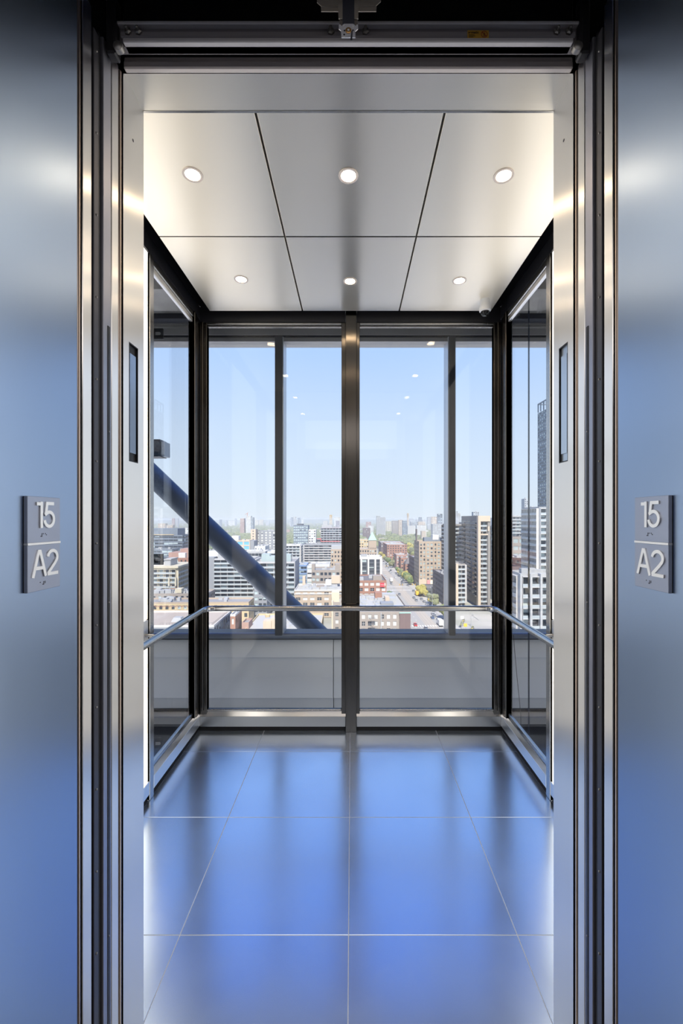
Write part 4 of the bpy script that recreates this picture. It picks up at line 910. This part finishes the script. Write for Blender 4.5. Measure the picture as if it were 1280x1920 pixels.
tg = MB().tube([(0, 0, 0), (.03, .02, .6), (0, 0, 1.3)], .09, 6, True, .05); tm = bpy.data.meshes.new('trunk'); tm.from_pydata(tg.v, [], tg.f); tm.materials.append(BARK)
def tree(x, y, hgt, i, label, group, z=GZ):
    root = empty('tree', label, 'tree', (x, y, z), group); s = hgt/2.2; root.scale = (s, s, s); root.rotation_euler.z = random.uniform(0, 6)
    for nm, me in (('crown', CR[i]), ('trunk', tm)):
        o = bpy.data.objects.new(nm, me); COL.objects.link(o); o.parent = root
SPOTS = [(y, 1) for y in (262, 301, 309, 338, 346, 353, 398, 409, 421, 433, 446, 458, 471, 485, 540, 556, 575, 600, 622, 650, 690)]+[(y, 0) for y in (318, 452, 470, 545, 560, 580, 598, 615, 640, 660, 700)]
for y, right in SPOTS:                                   # rows along the avenue
    p = CP((RX1+2.2 if right else RX0-2.4)+random.uniform(-.4, .4), y)
    sd_ = 'right' if right else 'left'
    tree(p[0], p[1], random.uniform(7, 10.5), random.randrange(8), f'{count("tree"+sd_)} street tree up the {sd_} pavement of the avenue, counted from the near end', 'street trees on the '+sd_+' pavement')
k = 0
while k < 250:
    Y = 560*math.exp(random.uniform(0, 1.7)); px = random.uniform(290, 1000) if random.random() < .6 else random.uniform(700, 800)
    x = (px-VX)/F*Y
    if not free(x, Y, 8): continue
    occupied.append((x, Y, .5, .5))
    tree(x, Y, random.uniform(9, 17), random.randrange(8), 'green tree among the low roofs of the middle distance', 'trees among the low roofs'); k += 1
# tree canopy carpet and wooded ridge on the horizon
g = MB()
for i in range(5200):
    Y = 900*math.exp(random.uniform(0, 1.75)); px = random.uniform(230, 1090); x = (px-VX)/F*Y
    r = random.uniform(5, 9)*(1+Y/6000); zc = GZ+random.uniform(3, 7)
    n0 = len(g.v); pts_ = []
    for ring, (rr, hh) in enumerate(((1, .1), (.95, .55), (.55, .95))):
        for q_ in range(6):
            t = q_*PI/3+ring*.5; j = random.uniform(.8, 1.2); g.v.append((x+math.cos(t)*r*rr*j, Y+math.sin(t)*r*rr*j, zc+r*hh))
    g.v.append((x, Y, zc+r*1.08))
    for ring in range(2):
        for q_ in range(6):
            q2 = (q_+1) % 6; g.f.append((n0+ring*6+q_, n0+ring*6+q2, n0+ring*6+6+q2, n0+ring*6+6+q_))
    for q_ in range(6): g.f.append((n0+12+q_, n0+12+(q_+1) % 6, n0+18))
stuff(L(g.build('tree_canopy', mat('canopy', (.19, .21, .09), .95)), 'carpet of tree tops spreading to the horizon', 'trees'))
g = MB(); N = 420
rows = [(4700, 0), (5000, .5), (5600, 1.0), (6800, 1.0), (7600, .8)]
hz = [0]*(N+1); a_ = 0
for i in range(N+1):
    a_ = .93*a_+random.uniform(-2, 2); hz[i] = a_
for (y, f_) in rows:
    for i in range(N+1):
        x = -5200+10400*i/N
        hump = 38+10*math.sin(i*.031+1)+8*math.sin(i*.011)+hz[i]
        g.v.append((x, y+random.uniform(-30, 30), GZ+f_*hump+random.uniform(0, 7)*f_))
for r_i in range(len(rows)-1):
    for i in range(N): a = r_i*(N+1)+i; g.f.append((a, a+1, a+N+2, a+N+1))
struct(g.build('hills', mat('woods', (.15, .18, .10), .95)))
# cars
CC = {'white': (.80, .80, .80), 'black': (.03, .03, .035), 'grey': (.30, .31, .33), 'silver': (.55, .56, .58), 'red': (.62, .06, .05), 'blue': (.10, .16, .30)}
CGL = mat('car_glass', (.03, .035, .04), .1); TYRE = mat('tyre', (.02, .02, .02), .8)
CMT = {k: mat('paint_'+k, c, .3) for k, c in CC.items()}
def car_parts():
    body = MB(); side = [(-2.2, .35), (2.2, .35), (2.25, .75), (1.35, .92), (-1.9, .98), (-2.25, .8)]
    body.prism(side, lambda a, b_: (-.88, a, b_), (1.76, 0, 0)); body.prism([(.55, 1.36), (-1.15, 1.4), (-1.2, 1.44), (.5, 1.42)], lambda a, b_: (-.68, a, b_), (1.36, 0, 0))
    gl = MB(); n = 0
    gl.v += [(-.82, 1.2, .92), (.82, 1.2, .92), (.82, -1.85, .96), (-.82, -1.85, .96), (-.66, .55, 1.38), (.66, .55, 1.38), (.66, -1.15, 1.4), (-.66, -1.15, 1.4)]
    gl.f += [(0, 1, 5, 4), (1, 2, 6, 5), (2, 3, 7, 6), (3, 0, 4, 7)]
    wh = MB()
    for x in (-.9, .68):
        for y in (-1.4, 1.4): wh.tube([(x, y, .33), (x+.22, y, .33)], .33, 10)
    return body, gl, wh
cb, cg, cw = car_parts()
CGM = mk('t', cg.v, cg.f, CGL); CWM = mk('t', cw.v, cw.f, TYRE)
CBM = {}
for k_, m_ in CMT.items():
    t_o = mk('t', cb.v, cb.f, m_); CBM[k_] = t_o.data; bpy.data.objects.remove(t_o)
cgm, cwm = CGM.data, CWM.data; bpy.data.objects.remove(CGM); bpy.data.objects.remove(CWM)
def car(x, y, c, away, label, group=None):
    p = CP(x, y, .04); r = empty('car', label, 'car', p, group); r.rotation_euler.z = TH+(0 if away else PI)
    for nm, me in (('body', CBM[c]), ('glazing', cgm), ('wheels', cwm)):
        o = bpy.data.objects.new(nm, me); COL.objects.link(o); o.parent = r
car(37.2, 247, 'red', False, 'red car nearest in the left lanes of the avenue')
car(38, 475, 'red', False, 'red van like car far up the left lane of the avenue')
car(36.8, 357, 'white', False, 'white car waiting beside the red sign in the left lane')
lanes = [(34.8, False), (38.3, False), (41.7, False), (50.9, True), (53.4, True), (55.9, True)]
for i in range(96):
    x, aw = random.choice(lanes if i % 3 else lanes[3:]); y = 228+i*5.2+random.uniform(-.3, .3)
    if (aw and (abs(y-345) < 8 or abs(y-247) < 8)) or (not aw and abs(y-247) < 6) or 368 < y < 390 or 511 < y < 532 or (x < 36 and 310 < y < 330) or abs(y-318) < 7 and x > 55 and False: continue
    c = random.choice(['white', 'white', 'black', 'black', 'grey', 'silver', 'grey', 'blue']); sd_ = 'right' if aw else 'left'
    car(x, y, c, aw, f'{count(c+sd_)} {c} car up the {sd_} side of the avenue, counted from the near end', f'{c} cars on the {sd_} side of the avenue')
def truck(x, y, c, label, away=True, s=1.0):
    p = CP(x, y, .04); r = empty('truck', label, 'truck', p); r.rotation_euler.z = TH+(0 if away else PI)
    for nm, me, m_ in (('cargo_box', MB().box(-1.25, 1.25, -3.6, 2.0, .8, 3.6, b=.06), mat('truck_'+c, {'yellow': (.85, .50, .06), 'white': (.84, .82, .76), 'pale': (.8, .8, .8)}[c], .5)), ('cab', MB().prism([(2.1, .6), (4.2, .6), (4.2, 1.5), (3.6, 2.5), (2.1, 2.6)], lambda a, b_: (-1.15, a, b_), (2.3, 0, 0)), CMT['white']), ('chassis', MB().box(-.9, .9, -3.4, 4, .45, .8), TYRE)):
        o = me.build(nm, m_, None); o.parent = r
    for xx in (-1.2, .9):
        for yy_ in (-2.2, 3.0):
            o = MB().tube([(xx, yy_, .5), (xx+.3, yy_, .5)], .5, 12).build('wheel', TYRE, None); o.parent = r
truck(55.6, 345, 'yellow', 'yellow box truck on the right of the avenue'); truck(51.6, 247, 'white', 'cream box truck near the lowest traffic signals at right'); truck(43.5, 420, 'pale', 'pale delivery truck in the middle of the avenue')
# street furniture
SGY = mat('signal_yellow', (.85, .50, .04), .5); POLE = mat('pole_grey', (.42, .43, .43), .5); PGR = mat('pole_green', (.14, .38, .26), .5)
for (x, y, lab) in ((58.4, 240, 'yellow traffic signal pole at the nearest right corner'), (33.0, 367, 'yellow traffic signal pole on the left corner by the red sign'), (47, 367, 'yellow traffic signal pole in the avenue middle by the red sign'), (58.2, 368, 'yellow traffic signal pole at the right corner near the tan tower'), (58.2, 300, 'yellow traffic signal pole among the trees below the tan tower'), (36, 508, 'yellow traffic signal pole at the far left crossing'), (50, 512, 'yellow traffic signal pole at the far middle crossing')):
    p = CP(x, y); r = empty('traffic_signal', lab, 'traffic light', p)
    MB().tube([p, (p[0], p[1], p[2]+5.5)], .11, 8).tube([(p[0], p[1], p[2]+5.3), (p[0]-2.6, p[1], p[2]+5.6)], .07, 6).build('pole', POLE, r)
    for dx in (0, -2.4):
        hb = MB().box(p[0]+dx-.3, p[0]+dx+.3, p[1]-.5, p[1]-.15, p[2]+4.7, p[2]+6.0, b=.04).build('signal_head', SGY, r)
        for q_ in range(3): MB().lathe((p[0]+dx, p[1]-.5, p[2]+5.0+q_*.37), [(.13, 0), (.13, .1), (.08, .1)], 8, (0, -1, 0)).build('lens', TYRE, hb)
for i in range(14):
    y = 245+i*26; right = i % 2 == 0
    p = CP(RX1+1.0 if right else RX0-.9, y); r = empty('street_lamp', f'{count("lamp"+str(right))} thin street lamp up the {"right" if right else "left"} pavement, counted from the near end', 'street lamp', p, f'street lamps on the {"right" if right else "left"} pavement')
    s = -1 if right else 1
    MB().tube([p, (p[0], p[1], p[2]+9)], .10, 6).tube([(p[0], p[1], p[2]+8.9), (p[0]+s*2.4, p[1], p[2]+9.5)], .06, 6).build('pole', PGR if i % 4 == 0 else POLE, r)
    MB().box(p[0]+s*2.2-.35, p[0]+s*2.2+.35, p[1]-.18, p[1]+.18, p[2]+9.4, p[2]+9.56, b=.03).build('lamp_head', POLE, r)
for i, (px, py, hh) in enumerate(((866, 1166, 7.5), (872, 1172, 5), (883, 1160, 6), (862, 1181, 4))):
    Y = (EYE-GZ)*F/(py+14-VY); X = PX(px, Y); r = empty('street_sign', ('tall white street sign board near the right corner crossing', 'small orange construction board below the condominium', 'round topped street sign post below the condominium', 'low white sign board at the right corner crossing')[i], 'sign', (X, Y, GZ))
    MB().tube([(X, Y, GZ), (X, Y, GZ+hh)], .12, 8).build('post', POLE, r)
    if i == 2: MB().tube([(X+1.4*math.cos(a), Y-.15, GZ+hh+1.4*math.sin(a)) for a in [PI*k/10-PI/2 for k in range(11)]], .15, 6).build('board', POLE, r)
    else: MB().box(X-.9, X+.9, Y-.25, Y-.13, GZ+hh-1.8, GZ+hh, b=.03).build('board', (TRIMW, SGY, TRIMW, TRIMW)[i], r)
for i in range(9):
    p = CP(RX1+6+1.8*(i % 4), 226+i*4.5); r = empty('planter', f'{nth(i+1)} low planter box on the right corner pavement, counted from the near end', 'planter', p, 'planters on the right corner pavement')
    MB().box(p[0]-.8, p[0]+.8, p[1]-.5, p[1]+.5, p[2]+.14, p[2]+.8, b=.05).build('box', WM['graytan'], r); MB().box(p[0]-.7, p[0]+.7, p[1]-.4, p[1]+.4, p[2]+.8, p[2]+1.5, b=.3).build('shrub', LEAF[i % 4], r)
# haze: thin real air over the city
HZ = bpy.data.materials.new('haze'); HZ.use_nodes = True; n = HZ.node_tree; n.nodes.clear()
ho = n.nodes.new('ShaderNodeOutputMaterial'); hv = n.nodes.new('ShaderNodeVolumeScatter'); hv.inputs['Color'].default_value = (.97, .98, 1, 1); hv.inputs['Density'].default_value = .00030; hv.inputs['Anisotropy'].default_value = .2
n.links.new(hv.outputs[0], ho.inputs['Volume'])
if HAZE:
    stuff(L(bx('haze', HZ, None, -6000, 6000, 120, 9000, GZ-5, 6), 'thin pale haze hanging over the distant city', 'haze'))
